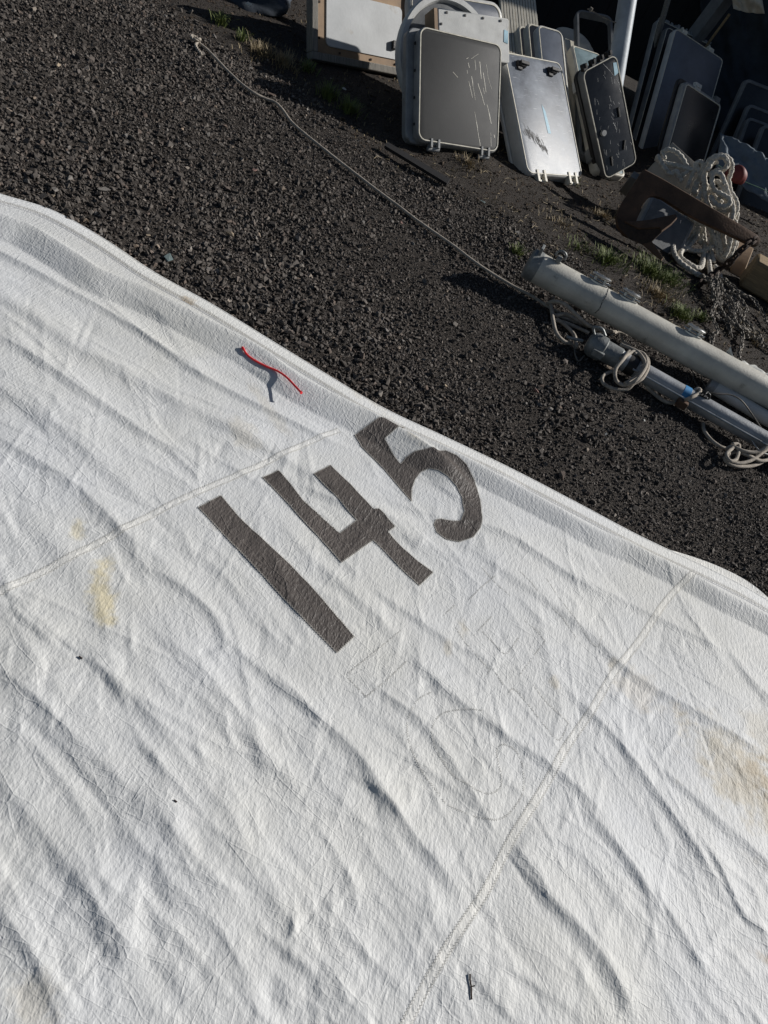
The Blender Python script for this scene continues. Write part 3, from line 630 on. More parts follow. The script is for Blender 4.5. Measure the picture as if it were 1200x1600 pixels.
digit(ONE, 'dark grey cloth numeral 1 with zigzag stitched border'); digit(FOUR, 'dark grey cloth numeral 4 with creases, between the 1 and the 5'); digit(FIVE, 'dark grey cloth numeral 5 climbing over the edge fold')
# stitch lines left by numerals that were taken off the other side
Z4 = lambda L: wl([(520 + x / 3, 930 + y / 3) for x, y in L])
OLD = [[(60, 375), (190, 270), (320, 165)], [(60, 375), (160, 480)], [(150, 480), (250, 400), (345, 310)],
 [(460, 455), (400, 490), (360, 560), (350, 650), (380, 750), (420, 830), (480, 910), (530, 975), (620, 1020), (700, 1045), (770, 1052), (830, 1020), (885, 940), (895, 860), (880, 770), (850, 722), (800, 700), (770, 722), (775, 780), (790, 850), (785, 900), (740, 930), (680, 915), (620, 880), (560, 840), (510, 770), (475, 700), (465, 630), (500, 565), (570, 540), (650, 535), (700, 540)],
 [(520, 95), (548, 68), (575, 45)], [(660, 190), (745, 100)], [(575, 150), (620, 220), (680, 290), (740, 350)], [(700, 170), (750, 220), (810, 275), (870, 200)], [(880, 370), (935, 295), (995, 215)], [(995, 215), (950, 160), (900, 120)],
 [(820, 465), (850, 440), (930, 530), (1000, 620), (1060, 680), (1105, 600)], [(1105, 600), (1000, 500), (940, 420)], [(720, 375), (748, 345), (800, 420)], [(1030, 60), (1080, 110), (1140, 200)], [(830, 0), (760, -60), (700, -130)], [(640, 20), (700, -40), (760, -90)],
 [(1000, -80), (1060, 10), (1130, 100), (1230, 240), (1260, 190)], [(960, -20), (930, -60), (880, -110)]]
zigzag([Z4(l) for l in OLD], .0042, .006, .0009, .0010, M['thread'], gap=.2)
# specks and a twig lying on the cloth
def speck(px, py, L, r, a, label):
    pts = []; 
    for i in range(5):
        q = onsail(px + math.cos(a) * L * (i - 2) / 4 + random.gauss(0, L * .02), py + math.sin(a) * L * (i - 2) / 4); pts.append(q + np.array([0, 0, r * .8 + .001]))
    b = MB(); b.tube(cr(pts, .004), r, 6)
    if L > 20: b.tube(np.array([pts[2], pts[2] + np.array([.006, .004, .003])]), r * .7, 5)
    o = b.build('twig', M['rust_dark']); origin(o, pts[2]); tag(o, label, 'twig')
speck(735, 1542, 40, .0016, R(86), 'thin dark twig lying on the sail right of the long lower seam')
speck(126, 1028, 6, .0016, .6, 'tiny dark crumb of bark on the sail below the yellow stain')
speck(274, 1252, 6, .0013, .6, 'tiny dark seed on the lower left belly of the sail')
# red cord
def cord(pts, lift, name, r, m, label, cat, sides=8, sail=True):
    q = [(onsail(a, b) if sail else P(a, b, float(G(*P(a, b)[:2])))) for a, b in pts]
    q = [P(a, b, t[2] + l) for (a, b), t, l in zip(pts, q, lift)]
    b = MB(); b.tube(cr(q, .006), r, sides); b.tube(cr([q[0] + [0, 0, -.003], q[0], q[0] * .7 + q[1] * .3], .003), r * 1.25, sides); b.tube(cr([q[-1] * .93 + q[-2] * .07, q[-1]], .002), r * 1.5, sides)
    o = b.build(name, m); origin(o, q[0]); return tag(o, label, cat)
cord([(379, 543), (386, 554), (398, 563), (415, 572), (432, 579), (446, 588), (458, 600), (471, 614)], [.003, .002, .002, .002, .003, .008, .018, .034], 'cord', .0033, M['cord_red'], 'short bright red cord lying across the fold of the sail above the numeral 4', 'cord')

# ------------------------------------------------------------------ hatches and frames
def rrect(w_, h_, r, ins=0, z=0, n=6, dx=0, dy=0):
    r = max(r - ins, .003); x0, x1, y0, y1 = ins, w_ - ins, ins, h_ - ins; o = []
    for cx, cy, a0 in ((x1 - r, y0 + r, -90), (x1 - r, y1 - r, 0), (x0 + r, y1 - r, 90), (x0 + r, y0 + r, 180)):
        for k in range(n): a = R(a0 + 90 * k / (n - 1)); o.append((cx + r * math.cos(a) + dx, cy + r * math.sin(a) + dy, z))
    return o
def frame_of(A, B, T):
    ex = (B - A) / np.linalg.norm(B - A); u = T - A; u = u - ex * (u @ ex); ey = u / np.linalg.norm(u); ez = np.cross(ex, ey)
    return Matrix(((ex[0], ey[0], ez[0], A[0]), (ex[1], ey[1], ez[1], A[1]), (ex[2], ey[2], ez[2], A[2]), (0, 0, 0, 1))), np.linalg.norm(B - A), np.linalg.norm(u)
def hatch(name, label, cat, ABT, th=.05, rad=.05, bw=.022, fm='plastic_grey', lm='lens_haze', bm_='bead', base=None, group=None, bead=.005, lens=True, lensname='lens', ww=None):
    mw, w_, h_ = frame_of(*ABT)
    if ww: w_ *= ww
    root = empty(name, label, cat, mw=mw, group=group)
    b = MB(); b.loft([rrect(w_, h_, rad, 0, -th), rrect(w_, h_, rad, 0, -.012), rrect(w_, h_, rad, .003, -.004), rrect(w_, h_, rad, .008, 0), rrect(w_, h_, rad, bw, 0), rrect(w_, h_, rad, bw + .002, -.006)] if lens else
        [rrect(w_, h_, rad, 0, -th), rrect(w_, h_, rad, 0, -.01), rrect(w_, h_, rad, .008, 0), rrect(w_, h_, rad, bw, 0), rrect(w_, h_, rad, bw, -th), rrect(w_, h_, rad, 0, -th)], cap0=lens, cap1=lens)
    fr_ = b.build('frame', M[fm], root)
    if lens:
        b = MB(); b.loft([rrect(w_, h_, rad, bw - bead * .6, -.001), rrect(w_, h_, rad, bw - bead * .4, .003), rrect(w_, h_, rad, bw + bead * .6, .003), rrect(w_, h_, rad, bw + bead, -.003)], False, False); b.build('gasket', M[bm_], fr_)
        b = MB(); b.loft([rrect(w_, h_, rad, bw + bead * .7, -.005), rrect(w_, h_, rad, bw + bead * .7, -.001), rrect(w_, h_, rad, bw + bead + .003, .0005)]); b.build(lensname, M[lm], root)
    if base:                              # flange of the fixed frame behind the lid: (dx, dy, grow, thickness, material)
        dx, dy, g, t2, m2 = base
        b = MB(); b.loft([rrect(w_ + 2 * g, h_ + 2 * g, rad + g, 0, -th - .004 - t2, dx=dx - g, dy=dy - g), rrect(w_ + 2 * g, h_ + 2 * g, rad + g, 0, -th - .010, dx=dx - g, dy=dy - g), rrect(w_ + 2 * g, h_ + 2 * g, rad + g, .006, -th - .004, dx=dx - g, dy=dy - g)]); b.build('base_frame', M[m2], root)
    return root, w_, h_
def lbox(root, name, c, d, m, ang=0, more=()):
    b = MB(); ca, sa = math.cos(ang), math.sin(ang); ax = np.array([[ca, sa, 0], [-sa, ca, 0], [0, 0, 1]]); b.box(c, d, ax)
    for c2, d2 in more: b.box(c2, d2, ax)
    return b.build(name, M[m], root)
def hinge(root, x, y, wd, m, z=-.02, up=False, L=.07):
    b = MB(); s = 1 if up else -1
    for dx in (-wd / 2, wd / 2): b.box((x + dx, y + s * .012, z + .008), (L * .28, L, .036))
    b.box((x, y + s * .006, z), (wd, .022, .02)); b.tube([(x - wd / 2 - .012, y + s * .036, z), (x + wd / 2 + .012, y + s * .036, z)], .013, 12); return b.build('hinge', M[m], root)

# A: big grey hatch
rt_, w_, h_ = hatch('hatch', 'largest grey deck hatch with hazy dark pane and pale arc shaped scratches', 'hatch', fit((652, 220), (779, 240), (655, 38), .060, .08), th=.050, rad=.050, bw=.009, base=(-.040, .004, .002, .045, 'plastic_grey'))
for x in (.11, w_ - .09):
    hinge(rt_, x, .012, .045, 'plastic_grey', L=.045)
for k in range(4): lbox(rt_, 'screw', (-.004, .09 + k * .13, -.034), (.006, .012, .012), 'black_plastic')
def scuffs(root, lines, r=.0012, z=.0012, m='bead', gap=.25):
    b = MB()
    for ln in lines:
        q = cr([(x, y, z) for x, y in ln], .008)
        i = 0
        while i < len(q) - 2:
            L = random.randint(2, 9); s = q[i:i + L + 1]
            if len(s) > 1 and random.random() > gap: s = s + np.array([random.gauss(0, .0012), random.gauss(0, .0012), 0]); b.tube(s, r * random.uniform(.4, 1.2), 4, flat=.35)
            i += L
    o = b.build('scratch_marks', M[m], root); o['kind'] = 'stuff'
sc = lambda u, v: (u * w_, v * h_)
scuffs(rt_, [[sc(.56, .80), sc(.64, .84), sc(.70, .88), sc(.75, .86)], [sc(.56, .79), sc(.58, .65), sc(.64, .48), sc(.72, .2), sc(.76, .05)], [sc(.58, .77), sc(.62, .66), sc(.68, .45)], [sc(.66, .80), sc(.70, .62), sc(.80, .42), sc(.88, .2), sc(.90, .06)],
   [sc(.72, .80), sc(.76, .60), sc(.84, .40), sc(.94, .14)], [sc(.80, .82), sc(.84, .66), sc(.88, .58)], [sc(.40, .66), sc(.46, .62)], [sc(.70, .86), sc(.60, .80)], [sc(.64, .66), sc(.66, .60), sc(.70, .55)], [sc(.75, .78), sc(.82, .50), sc(.87, .3)]], .0015, .0010, 'bead', .25)
mwA = frame_of(*fit((652, 220), (779, 240), (655, 38), .060, .08))[0]
def onF(mw, wo, px, py):
    n = np.array(mw.col[2][:3]); o = np.array(mw.col[3][:3]) + n * wo; d = ray(px, py); c = np.array([0, 0, CZ]); return c + d * (((o - c) @ n) / (d @ n))
def fitF(mw, wo, bl, br, tl):
    A, B, T = onF(mw, wo, *bl), onF(mw, wo, *br), onF(mw, wo, *tl); e = (B - A) / np.linalg.norm(B - A); u = T - A; u = u - e * (u @ e); k = min(A[2], B[2]) - .02
    if k > 0: q = k / u[2]; A = A - u * q; B = B - u * q
    return A, B, T
# B: silver hatch
B_ = fit((824, 272), (906, 278), (786, 79), 0, .0)
rt_, w_, h_ = hatch('hatch', 'pale deck hatch with scuffed silvery pane and a light blue tape strip', 'hatch', B_, th=.085, rad=.05, bw=.009, fm='plastic_white', lm='lens_silver', base=(-.012, 0, .000, .02, 'plastic_white'), ww=1.07)
for x in (w_ * .24, w_ * .80): hinge(rt_, x, .008, .06, 'bead')
for x, y in ((w_ * .24, h_ - .07), (w_ * .77, h_ - .075)): lbox(rt_, 'handle', (x, y, .012), (.066, .028, .026), 'black_plastic', -.1, [((x + .012, y, .030), (.066, .020, .014)), ((x - .012, y - .004, .006), (.036, .052, .014))])
tp = MB(); tp.slab([(w_ * .50, h_ * .36, .0018), (w_ * .555, h_ * .36, .0018), (w_ * .53, h_ * .55, .0018), (w_ * .485, h_ * .60, .0018)], .001); tp.build('tape', M['pale_tape'], rt_)
scuffs(rt_, [[(w_ * (u + v * .35), h_ * (.44 - .50 * u + v)), (w_ * (u + .03 + v * .3), h_ * (.40 - .50 * u + v))] for u, v in [(random.uniform(.08, .42), random.gauss(0, .022)) for k in range(80)]], .0015, .0014, 'black_plastic', .1)
# C: black-pane hatch
Cc = fit((946, 282), (996, 254), (909, 112), -.07, .066)
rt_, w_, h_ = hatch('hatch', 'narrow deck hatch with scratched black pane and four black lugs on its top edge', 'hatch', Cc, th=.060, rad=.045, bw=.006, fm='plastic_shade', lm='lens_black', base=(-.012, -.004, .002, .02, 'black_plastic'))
for k in range(4): lbox(rt_, 'lug', (w_ * (.12 + .235 * k), h_ + .012, -.018), (.030, .04, .035), 'black_plastic', 0, [((w_ * (.12 + .235 * k) + .006, h_ + .020, .002), (.014, .026, .012))])
b = MB(); b.tube([(w_ * .2, h_ * .42, 0), (w_ * .2, h_ * .42, .02)], .018, 12); b.build('knob', M['plastic_grey'], rt_)
for x, y, a in ((.75, .52, 1.5), (.28, .14, 1.45), (.72, .22, 1.2)): lbox(rt_, 'handle', (w_ * x, h_ * y, .005), (.058, .011, .010), 'black_plastic', a)
st_ = MB(); st_.slab([(w_ * .83, h_ * .83, .002), (w_ * .95, h_ * .84, .002), (w_ * .95, h_ * .93, .002), (w_ * .86, h_ * .94, .002)], .001); st_.build('sticker', M['pale_tape'], rt_)
scuffs(rt_, [[(w_ * random.uniform(.1, .9), h_ * random.uniform(.05, .95))] * 1 + [None] for k in range(0)] + [[(x, y), (x + random.uniform(-.012, .012), y - random.uniform(.01, .04))] for x, y in [(w_ * random.uniform(.1, .92), h_ * random.uniform(.06, .92)) for k in range(60)]] + [[(w_ * .6, h_ * .97), (w_ * .78, h_ * .86), (w_ * .96, h_ * .70)]], .0007, .0012, 'plastic_white', .3)

# D..: behind the front row
rt_, w_, h_ = hatch('hatch', 'tall cream hatch with teal pane and a white latch block, behind the black pane hatch', 'hatch', fitY((928, 250), (975, 262), (892, 68), 5.42, 5.58), th=.055, rad=.035, bw=.016, fm='plastic_cream', lm='lens_teal')
lbox(rt_, 'latch_block', (.055, h_ * .66, .010), (.10, .045, .02), 'plastic_white', -.05, [((-.01, h_ * .66, -.02), (.03, .09, .05))])
lbox(rt_, 'latch_block', (-.008, h_ * .12, -.02), (.03, .09, .06), 'plastic_grey')
b = MB(); b.tube([(w_ - .045, h_ - .07, 0), (w_ - .045, h_ - .07, .012)], .017, 12); b.build('knob', M['plastic_grey'], rt_)
def panel(name, label, cat, ABT, th, rad, m, group=None):
    mw, w_, h_ = frame_of(*ABT); r = empty(name, label, cat, mw=mw, group=group)
    b = MB(); b.loft([rrect(w_, h_, rad, 0, -th, 10), rrect(w_, h_, rad, 0, -.012, 10), rrect(w_, h_, rad, .004, -.004, 10), rrect(w_, h_, rad, .014, 0, 10)]); b.build('panel', M[m], r); return r, w_, h_
r1, w1, h1 = panel('hatch', 'cream fibreglass lid with rounded top standing behind the teal pane hatch', 'lid', fitY((915, 250), (972, 262), (872, 55), 5.55, 5.72), .05, .05, 'plastic_cream')
b = MB(); b.loft([rrect(w1, h1, .05, .03, .001), rrect(w1, h1, .05, .034, .012), rrect(w1, h1, .05, .045, .014)]); b.build('raised_face', M['plastic_cream'], r1)
r1, w1, h1 = panel('hatch', 'tallest cream arch topped lid in the middle stack of lids', 'lid', fitY((900, 240), (965, 255), (860, 34), 5.68, 5.85), .04, .16, 'plastic_cream')
for k, (x0, y0, dd, lm, nm) in enumerate(((838, 36, 5.45, 'lens_tint', 'small grey hatch with blue tinted pane, frontmost of the thin frames behind the silvery pane'), (822, 33, 5.6, 'lens_dark', 'small grey hatch frame, second of the thin frames behind the silvery pane'), (808, 37, 5.75, 'lens_dark', 'small weathered hatch frame, rearmost of the thin frames behind the silvery pane'))):
    hatch('hatch', nm, 'hatch', fitY((x0 + 13, 170), (x0 + 55, 180), (x0, y0), dd - .05, dd + .08), th=.045, rad=.05, bw=.016, fm='plastic_cream' if k else 'plastic_white', lm=lm, group=None)
# louvred panel
mw, w1, h1 = frame_of(*fitY((790, 120), (850, 128), (778, -40), 5.75, 5.85))
lr = empty('louvred_panel', 'cream panel of narrow upright ribs standing behind the thin hatch frames', 'panel', mw=mw)
b = MB(); b.box((w1 / 2, h1 / 2, -.02), (w1, h1, .02)); b.build('backing', M['plastic_cream'], lr)
ns = 13
slat = None
for k in range(ns):
    if slat is None:
        b = MB(); b.box((0, h1 / 2, 0), (w1 / ns * .80, h1, .018)); slat = b.build('slat', M['plastic_cream'], lr); s1 = slat
    else: s1 = slat.copy(); C.objects.link(s1); s1.parent = lr
    s1.location = (w1 / ns * (k + .5), 0, -.001 + random.uniform(-.001, .001))
# white plate with screws (box with a dark end)
mw, w1, h1 = frame_of(onF(mwA, -.12, 686, 84), onF(mwA, -.12, 797, 98), onF(mwA, -.12, 671, 9))
pr_ = empty('fibreglass_box', 'flat white box with a row of screws and dark open end above the largest hatch', 'box', mw=mw)
b = MB(); b.box((w1 / 2, h1 / 2, -.045), (w1, h1, .09)); b.build('body', M['plastic_white'], pr_)
for k in range(4): lbox(pr_, 'screw', (w1 * (.12 + .25 * k), h1 - .02, .002), (.011, .011, .006), 'black_plastic')
for k in range(2): lbox(pr_, 'screw', (.02 , h1 * (.35+.3*k), .002), (.011, .011, .006), 'black_plastic')
lbox(pr_, 'end_board', (-.012, h1 * .5, -.05), (.022, h1 * .96, .10), 'wood_brown')
b = MB(); b.slab([(w1 * .91, h1 * .45, .002), (w1 * .97, h1 * .42, .002), (w1 * .975, h1 * .70, .002), (w1 * .92, h1 * .73, .002)], .001); b.build('worn_sticker', M['pale_tape'], pr_)
# tinted glass behind
hatch('hatch', 'large hatch with bluish tinted pane cut by the top edge behind the white box', 'hatch', fitF(mwA, -.36, (640, 40), (786, 62), (637, -22)), th=.05, rad=.08, bw=.02, fm='plastic_white', lm='lens_tint')
# round ring
mk = mwA.copy(); mk.translation = Vector(onF(mwA, -.24, 703, 98))
rk = empty('round_hatch', 'big round white hatch ring with grey centre behind the largest hatch', 'hatch', mw=mk)
def circ(r, z, n=56, sy=1.08): return [(r * math.cos(2 * math.pi * k / n), r * sy * math.sin(2 * math.pi * k / n), z) for k in range(n)]
RK = .325
b = MB(); b.loft([circ(RK, -.05), circ(RK, -.012), circ(RK - .008, 0), circ(RK - .034, 0), circ(RK - .040, -.03)], True, False); b.build('ring', M['plastic_white'], rk)
b = MB(); b.loft([circ(RK - .040, -.034), circ(RK - .040, -.026), circ(RK - .05, -.022)]); b.build('centre_disc', M['plastic_shade'], rk)
lbox(rk, 'clip', (-RK + .045, .02, -.012), (.022, .05, .03), 'bead')
# wooden window
mw, w1, h1 = frame_of(*fit((487, 92), (645, 122), (487, -60), .02))
wr = empty('window', 'weathered wooden framed window with milky white pane at the left end of the row', 'window', mw=mw)
for c, d in (((w1 / 2, .02, -.03), (w1, .04, .075)), ((w1 / 2, h1 - .02, -.03), (w1, .04, .075)), ((.02, h1 / 2, -.0305), (.04, h1 - .082, .074)), ((w1 - .02, h1 / 2, -.0305), (.04, h1 - .082, .074))):
    b = MB(); b.box(c, d); b.build('frame_rail', M['wood_grey'], wr)
b = MB(); b.box((w1 / 2, h1 / 2, -.035), (w1 - .084, h1 - .084, .02)); b.build('border_board', M['wood_brown'], wr)
b = MB(); b.loft([rrect(w1 - .19, h1 - .19, .03, 0, -.026, dx=.105, dy=.085), rrect(w1 - .19, h1 - .19, .03, .002, -.018, dx=.105, dy=.085)]); b.build('pane', M['window_white'], wr)
for x, y in ((.062, .12), (.062, .30), (.062, .48), (.2, .062), (.42, .062), (.6, .062)): lbox(wr, 'screw', (x, y, -.022), (.011, .011, .006), 'rust_dark')
lbox(wr, 'catch', (w1 - .14, .16, -.01), (.035, .045, .03), 'black_plastic')
# debris by the window
def bag(name, label, cat, c, rad, m, seed, squash=(1, 1, 1), amp=.25):
    b = bmesh.new(); bmesh.ops.create_icosphere(b, subdivisions=4, radius=1); rs = np.random.default_rng(seed)
    k = rs.normal(size=(10, 3)) * 2.2; ph = rs.uniform(0, 6, 10)
    for v in b.verts:
        d = np.array(v.co); f = 1 + amp * sum(math.sin(k[i] @ d * (1 + .25 * i) + ph[i]) / (1.5 + i * .6) for i in range(10)); q = d * f * np.array(squash) * rad; q[2] = max(q[2], -.55 * rad * squash[2]); v.co = q
    me = bpy.data.meshes.new(name); b.to_mesh(me); b.free(); me.polygons.foreach_set('use_smooth', [True] * len(me.polygons)); o = link(name, me, M[m]); o.location = c; return tag(o, label, cat)
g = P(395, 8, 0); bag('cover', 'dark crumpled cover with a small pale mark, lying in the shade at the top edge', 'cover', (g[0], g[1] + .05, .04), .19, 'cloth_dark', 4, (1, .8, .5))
sl_ = MB(); g = P(383, 6, .09); sl_.slab([g, g + [.03, 0, 0], g + [.035, .02, .012], g + [.005, .02, .012]], .003); o = sl_.build('paper_scrap', M['bead']); origin(o, g); tag(o, 'small pale paper scrap on the dark crumpled cover', 'scrap')
# posts
def pole_between(name, label, cat, a, b_, r, m, sides=20, capm=None):
    root = empty(name, label, cat, loc=tuple(a)); mw = Matrix.Translation(Vector(a))
    q = MB(mw); q.tube(cr([a, b_], .1), r, sides); root_m = mw
    bpy.context.view_layer.update(); q.build('shaft', M[m], root)
    if capm:
        q = MB(mw); d = (np.array(b_) - a) / np.linalg.norm(np.array(b_) - a); q.tube([a - d * .002, a + d * .05], r * 1.25, sides); q.build('collar', M[capm], root)
    return root
a = Y(962, 118, 5.75); t = Y(990, -60, 5.95); dd = (t - a); a0 = a - dd * ((a[2] - .0) / dd[2])
pole_between('post', 'pale blue grey round post standing behind the black pane hatch', 'post', a0, t + dd * 1.2, .058, 'pale_blue_post', capm='plastic_shade')
a = Y(1080, 66, 7.5); t = Y(1160, -40, 7.55); dd = t - a; a0 = a - dd * (a[2] / dd[2])
pole_between('plank', 'broad pale grey plank leaning in the shade at the top right', 'plank', a0, t + dd * .6, .075, 'plastic_shade', sides=4)
a = Y(1018, 90, 7.2); t = Y(1052, -30, 7.3); dd = t - a; a0 = a - dd * (a[2] / dd[2])
pole_between('batten', 'dark thin batten leaning behind the round post', 'batten', a0, t + dd * .3, .022, 'wood_grey', sides=4)
a = Y(1112, 56, 7.45); t = Y(1140, 22, 7.45); a0 = np.array([a[0] - .05, a[1] + .12, 0])
pole_between('stick', 'splintered sunlit stick poking up behind the stacked hatches', 'stick', a0, t, .011, 'wood', sides=5)
# hoop frame in the dark
hatch('hatch', 'empty dark hatch frame leaning in the shade left of the round post', 'frame', fitY((902, 110), (962, 122), (900, 12), 6.1, 6.2), th=.05, rad=.06, bw=.022, fm='plastic_shade', lens=False)
hang = MB(); hang.tube(cr([Y(918, 14, 5.9), Y(925, 17, 5.9), Y(945, 28, 5.85), Y(968, 38, 5.8)], .02), .0035, 6); hang.tube(cr([Y(921, 17, 5.89), Y(923, 15, 5.89), Y(925, 12, 5.89)], .004), .011, 8); o = hang.build('wire', M['galv']); origin(o, Y(918, 14, 5.9)); tag(o, 'thin pale wire running from the dark frame to the round post', 'wire')

# right-hand stack: three big hatches, one behind the other
for k, (dx, dy, yy, fm, lm, lab) in enumerate(((0, 0, 6.40, 'plastic_white', 'lens_tint', 'big hatch with smooth blue grey pane, frontmost of the right hand stack'),
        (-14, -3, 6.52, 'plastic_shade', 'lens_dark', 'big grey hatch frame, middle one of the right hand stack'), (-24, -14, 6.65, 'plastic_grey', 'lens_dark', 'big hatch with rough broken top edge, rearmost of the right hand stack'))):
    rt_, w_, h_ = hatch('hatch', lab, 'hatch', fitY((1000 + dx, 240 + dy * .5), (1078 + dx + (8 if k == 2 else 0), 284 + dy), (1062 + dx, 46 + dy), yy, yy + .22, yy + .70), th=.05, rad=.04, bw=.010, fm=fm, lm=lm, bead=.004)
    if k == 0:
        for x in (.10, w_ - .14): lbox(rt_, 'hinge', (x, h_ + .008, -.02), (.05, .03, .04), 'bead', 0, [((x - .02, h_ + .02, -.025), (.012, .04, .03))])
    if k == 2:
        b = MB()
        for i in range(26): b.box((w_ * (.05 + .9 * i / 25), h_ + random.uniform(0, .012), -.02 + random.uniform(-.012, .012)), (random.uniform(.01, .03), random.uniform(.012, .035), random.uniform(.02, .05)))
        o = b.build('broken_edge', M['plastic_grey'], rt_)
# small dark one in front of them
rt_, w_, h_ = hatch('hatch', 'smaller hatch with black pane and white latch, leaning on the right hand stack', 'hatch', fitY((1040, 236), (1098, 268), (1083, 132), 6.10, 6.40, 6.40), th=.045, rad=.045, bw=.020, fm='plastic_grey', lm='lens_dark', base=(-.02, .02, .002, .02, 'black_plastic'))
for x in (w_ * .32,): lbox(rt_, 'latch', (x, h_ + .006, -.012), (.07, .045, .03), 'plastic_white', 0, [((x, h_ + .006, .006), (.05, .012, .008))])
lbox(rt_, 'latch', (w_ * .85, h_ + .004, -.012), (.06, .04, .03), 'plastic_shade')
# frames in deep shade at the right edge
for k, (tl, bl, br, yy) in enumerate((((1156, 117), (1128, 205), (1180, 225), 6.80), ((1163, 157), (1148, 215), (1205, 238), 6.66), ((1167, 180), (1152, 228), (1212, 250), 6.52), ((1191, 191), (1176, 238), (1236, 262), 6.38))):
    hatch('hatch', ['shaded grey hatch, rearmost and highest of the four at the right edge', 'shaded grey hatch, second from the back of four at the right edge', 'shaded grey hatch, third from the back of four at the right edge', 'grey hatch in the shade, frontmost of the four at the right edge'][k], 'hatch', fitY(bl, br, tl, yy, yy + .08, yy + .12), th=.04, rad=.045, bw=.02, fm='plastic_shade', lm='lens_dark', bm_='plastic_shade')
# cloths
def drape(name, label, cat, quad, m, amp, seed, n=28, th=.004, hemm=None):
    q = [np.array(p) for p in quad]; s = np.linspace(0, 1, n); V = []; nrm = np.cross(q[1] - q[0], q[3] - q[0]); nrm /= np.linalg.norm(nrm); L1 = np.linalg.norm(q[1] - q[0])
    for v in s:
        for u in s:
            p = (q[0] * (1 - u) + q[1] * u) * (1 - v) + (q[3] * (1 - u) + q[2] * u) * v
            d = float(vn(u * L1 * 1.7 + v * .25, v * .35, .11, seed) + .5 * vn(u * L1 * 2, v * L1, .06, seed + 1)); V.append(p + nrm * amp * d)
    f = [(i * n + j, i * n + j + 1, (i + 1) * n + j + 1, (i + 1) * n + j) for i in range(n - 1) for j in range(n - 1)]
    me = bpy.data.meshes.new(name); me.from_pydata([tuple(v) for v in V], [], f); me.polygons.foreach_set('use_smooth', [True] * len(f)); o = link(name, me, M[m]); sd = o.modifiers.new('solid', 'SOLIDIFY'); sd.thickness = th
    base = min(V, key=lambda p: p[2]); origin(o, base); return tag(o, label, cat)
drape('cloth', 'blue grey cloth with green hem hanging at the right edge below the shaded hatches', 'cloth', [Y(1118, 262, 5.9), Y(1240, 345, 5.9), Y(1240, 268, 6.05), Y(1128, 204, 6.1)], 'cloth_blue', .02, 5)
b = MB(); b.tube(cr([Y(1122, 258, 5.87), Y(1160, 282, 5.87), Y(1200, 300, 5.87), Y(1235, 330, 5.87)], .02), .006, 6, flat=.4); o = b.build('green_cord', M['green']); origin(o, Y(1160, 282, 5.87)); tag(o, 'green cord along the lower border of the blue grey cloth', 'cord')
drape('cloth', 'cream canvas bundle catching the sun at the top right corner', 'cloth', [Y(1146, 14, 7.35), Y(1194, 22, 7.35), Y(1185, -40, 7.4), Y(1136, -40, 7.4)], 'cloth_cream', .05, 9)
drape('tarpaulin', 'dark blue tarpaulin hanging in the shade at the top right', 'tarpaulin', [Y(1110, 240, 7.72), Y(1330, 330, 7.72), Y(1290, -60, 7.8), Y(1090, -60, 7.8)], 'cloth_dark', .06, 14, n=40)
g = P(1166, 312, .02)
bag('float', 'red plastic float lying in the shade behind the coiled rope', 'float', tuple(Y(1150, 274, 5.3)), .060, 'red', 8, (1.1, .8, 1.0), .06)
# small boxes / boards around the anchor
def slabthing(name, label, cat, pts, th, m, nrm=None):
    b = MB(); b.slab(pts, th, nrm); o = b.build(name, M[m]); base = min(pts, key=lambda p: p[2]); origin(o, base); return tag(o, label, cat)
slabthing('board', 'weathered plywood board standing on its corner behind the coiled rope', 'board', [Y(1002, 276, 5.10), Y(1062, 330, 5.02), Y(1102, 268, 5.16), Y(1051, 222, 5.26)], .025, 'ply')
rt_, w_, h_ = panel('tray', 'grey plastic tray lying under the shank of the rusty anchor', 'tray', fitY((1002, 338), (1070, 385), (1018, 300), 4.64, 4.66, 4.8), .06, .02, 'plastic_grey')
b = MB(); b.loft([rrect(w_, h_, .02, .02, .001), rrect(w_, h_, .02, .024, .008)]); b.build('raised_face', M['plastic_shade'], rt_)
slabthing('slab', 'small grey slab tucked behind the bend of the rusty anchor', 'slab', [P(966, 300, .01), P(985, 312, .01), Y(998, 285, 4.78), Y(984, 276, 4.82)], .04, 'plastic_shade')
# ------------------------------------------------------------------ anchor
a0, a1, a2 = Y(1186, 378, 4.58), Y(1008, 275, 4.58), P(966, 350, .06)
nA = np.cross(a1 - a0, a2 - a0); nA /= np.linalg.norm(nA)
if nA[1] > 0: nA = -nA
def onA(zx, zy, off=0.0):
    x, y = 930 + zx / 4.444, 200 + zy / 4.444; d = ray(x, y); c = np.array([0, 0, CZ]); t = ((a0 + nA * off - c) @ nA) / (d @ nA); return c + d * t
anc = empty('anchor', 'rusty brown claw anchor lying on its side in front of the coiled rope', 'anchor', loc=tuple(a2)); mwa = Matrix.Translation(Vector(a2))
def apart(name, pts, th, m, offs_=None, label=None):
    b = MB(mwa); v = [onA(*p, (offs_[i] if offs_ else 0)) for i, p in enumerate(pts)]; b.slab(v, th, nA if not offs_ else None); o = b.build(name, M[m], anc)
    if label: o['label'] = label
    return o
apart('shank', [(345, 285), (460, 345), (620, 438), (800, 545), (1000, 662), (1130, 742), (1150, 768), (1150, 790), (1135, 812), (1105, 815), (1060, 795), (900, 718), (740, 645), (620, 582), (540, 530), (470, 485), (420, 468), (385, 470), (350, 495), (320, 535), (300, 590), (280, 640), (268, 690), (255, 760), (200, 735), (160, 680), (150, 620), (165, 560), (205, 490), (250, 420), (285, 365), (320, 310)], .034, 'rust')
apart('fluke', [(150, 615), (205, 664), (300, 712), (455, 704), (462, 728), (395, 790), (330, 812), (240, 775), (170, 695)], .02, 'rust_dark', [.05, .06, .08, .12, .13, .10, .08, .06, .05])  # underside of the claw: its shade is put into the darker rust
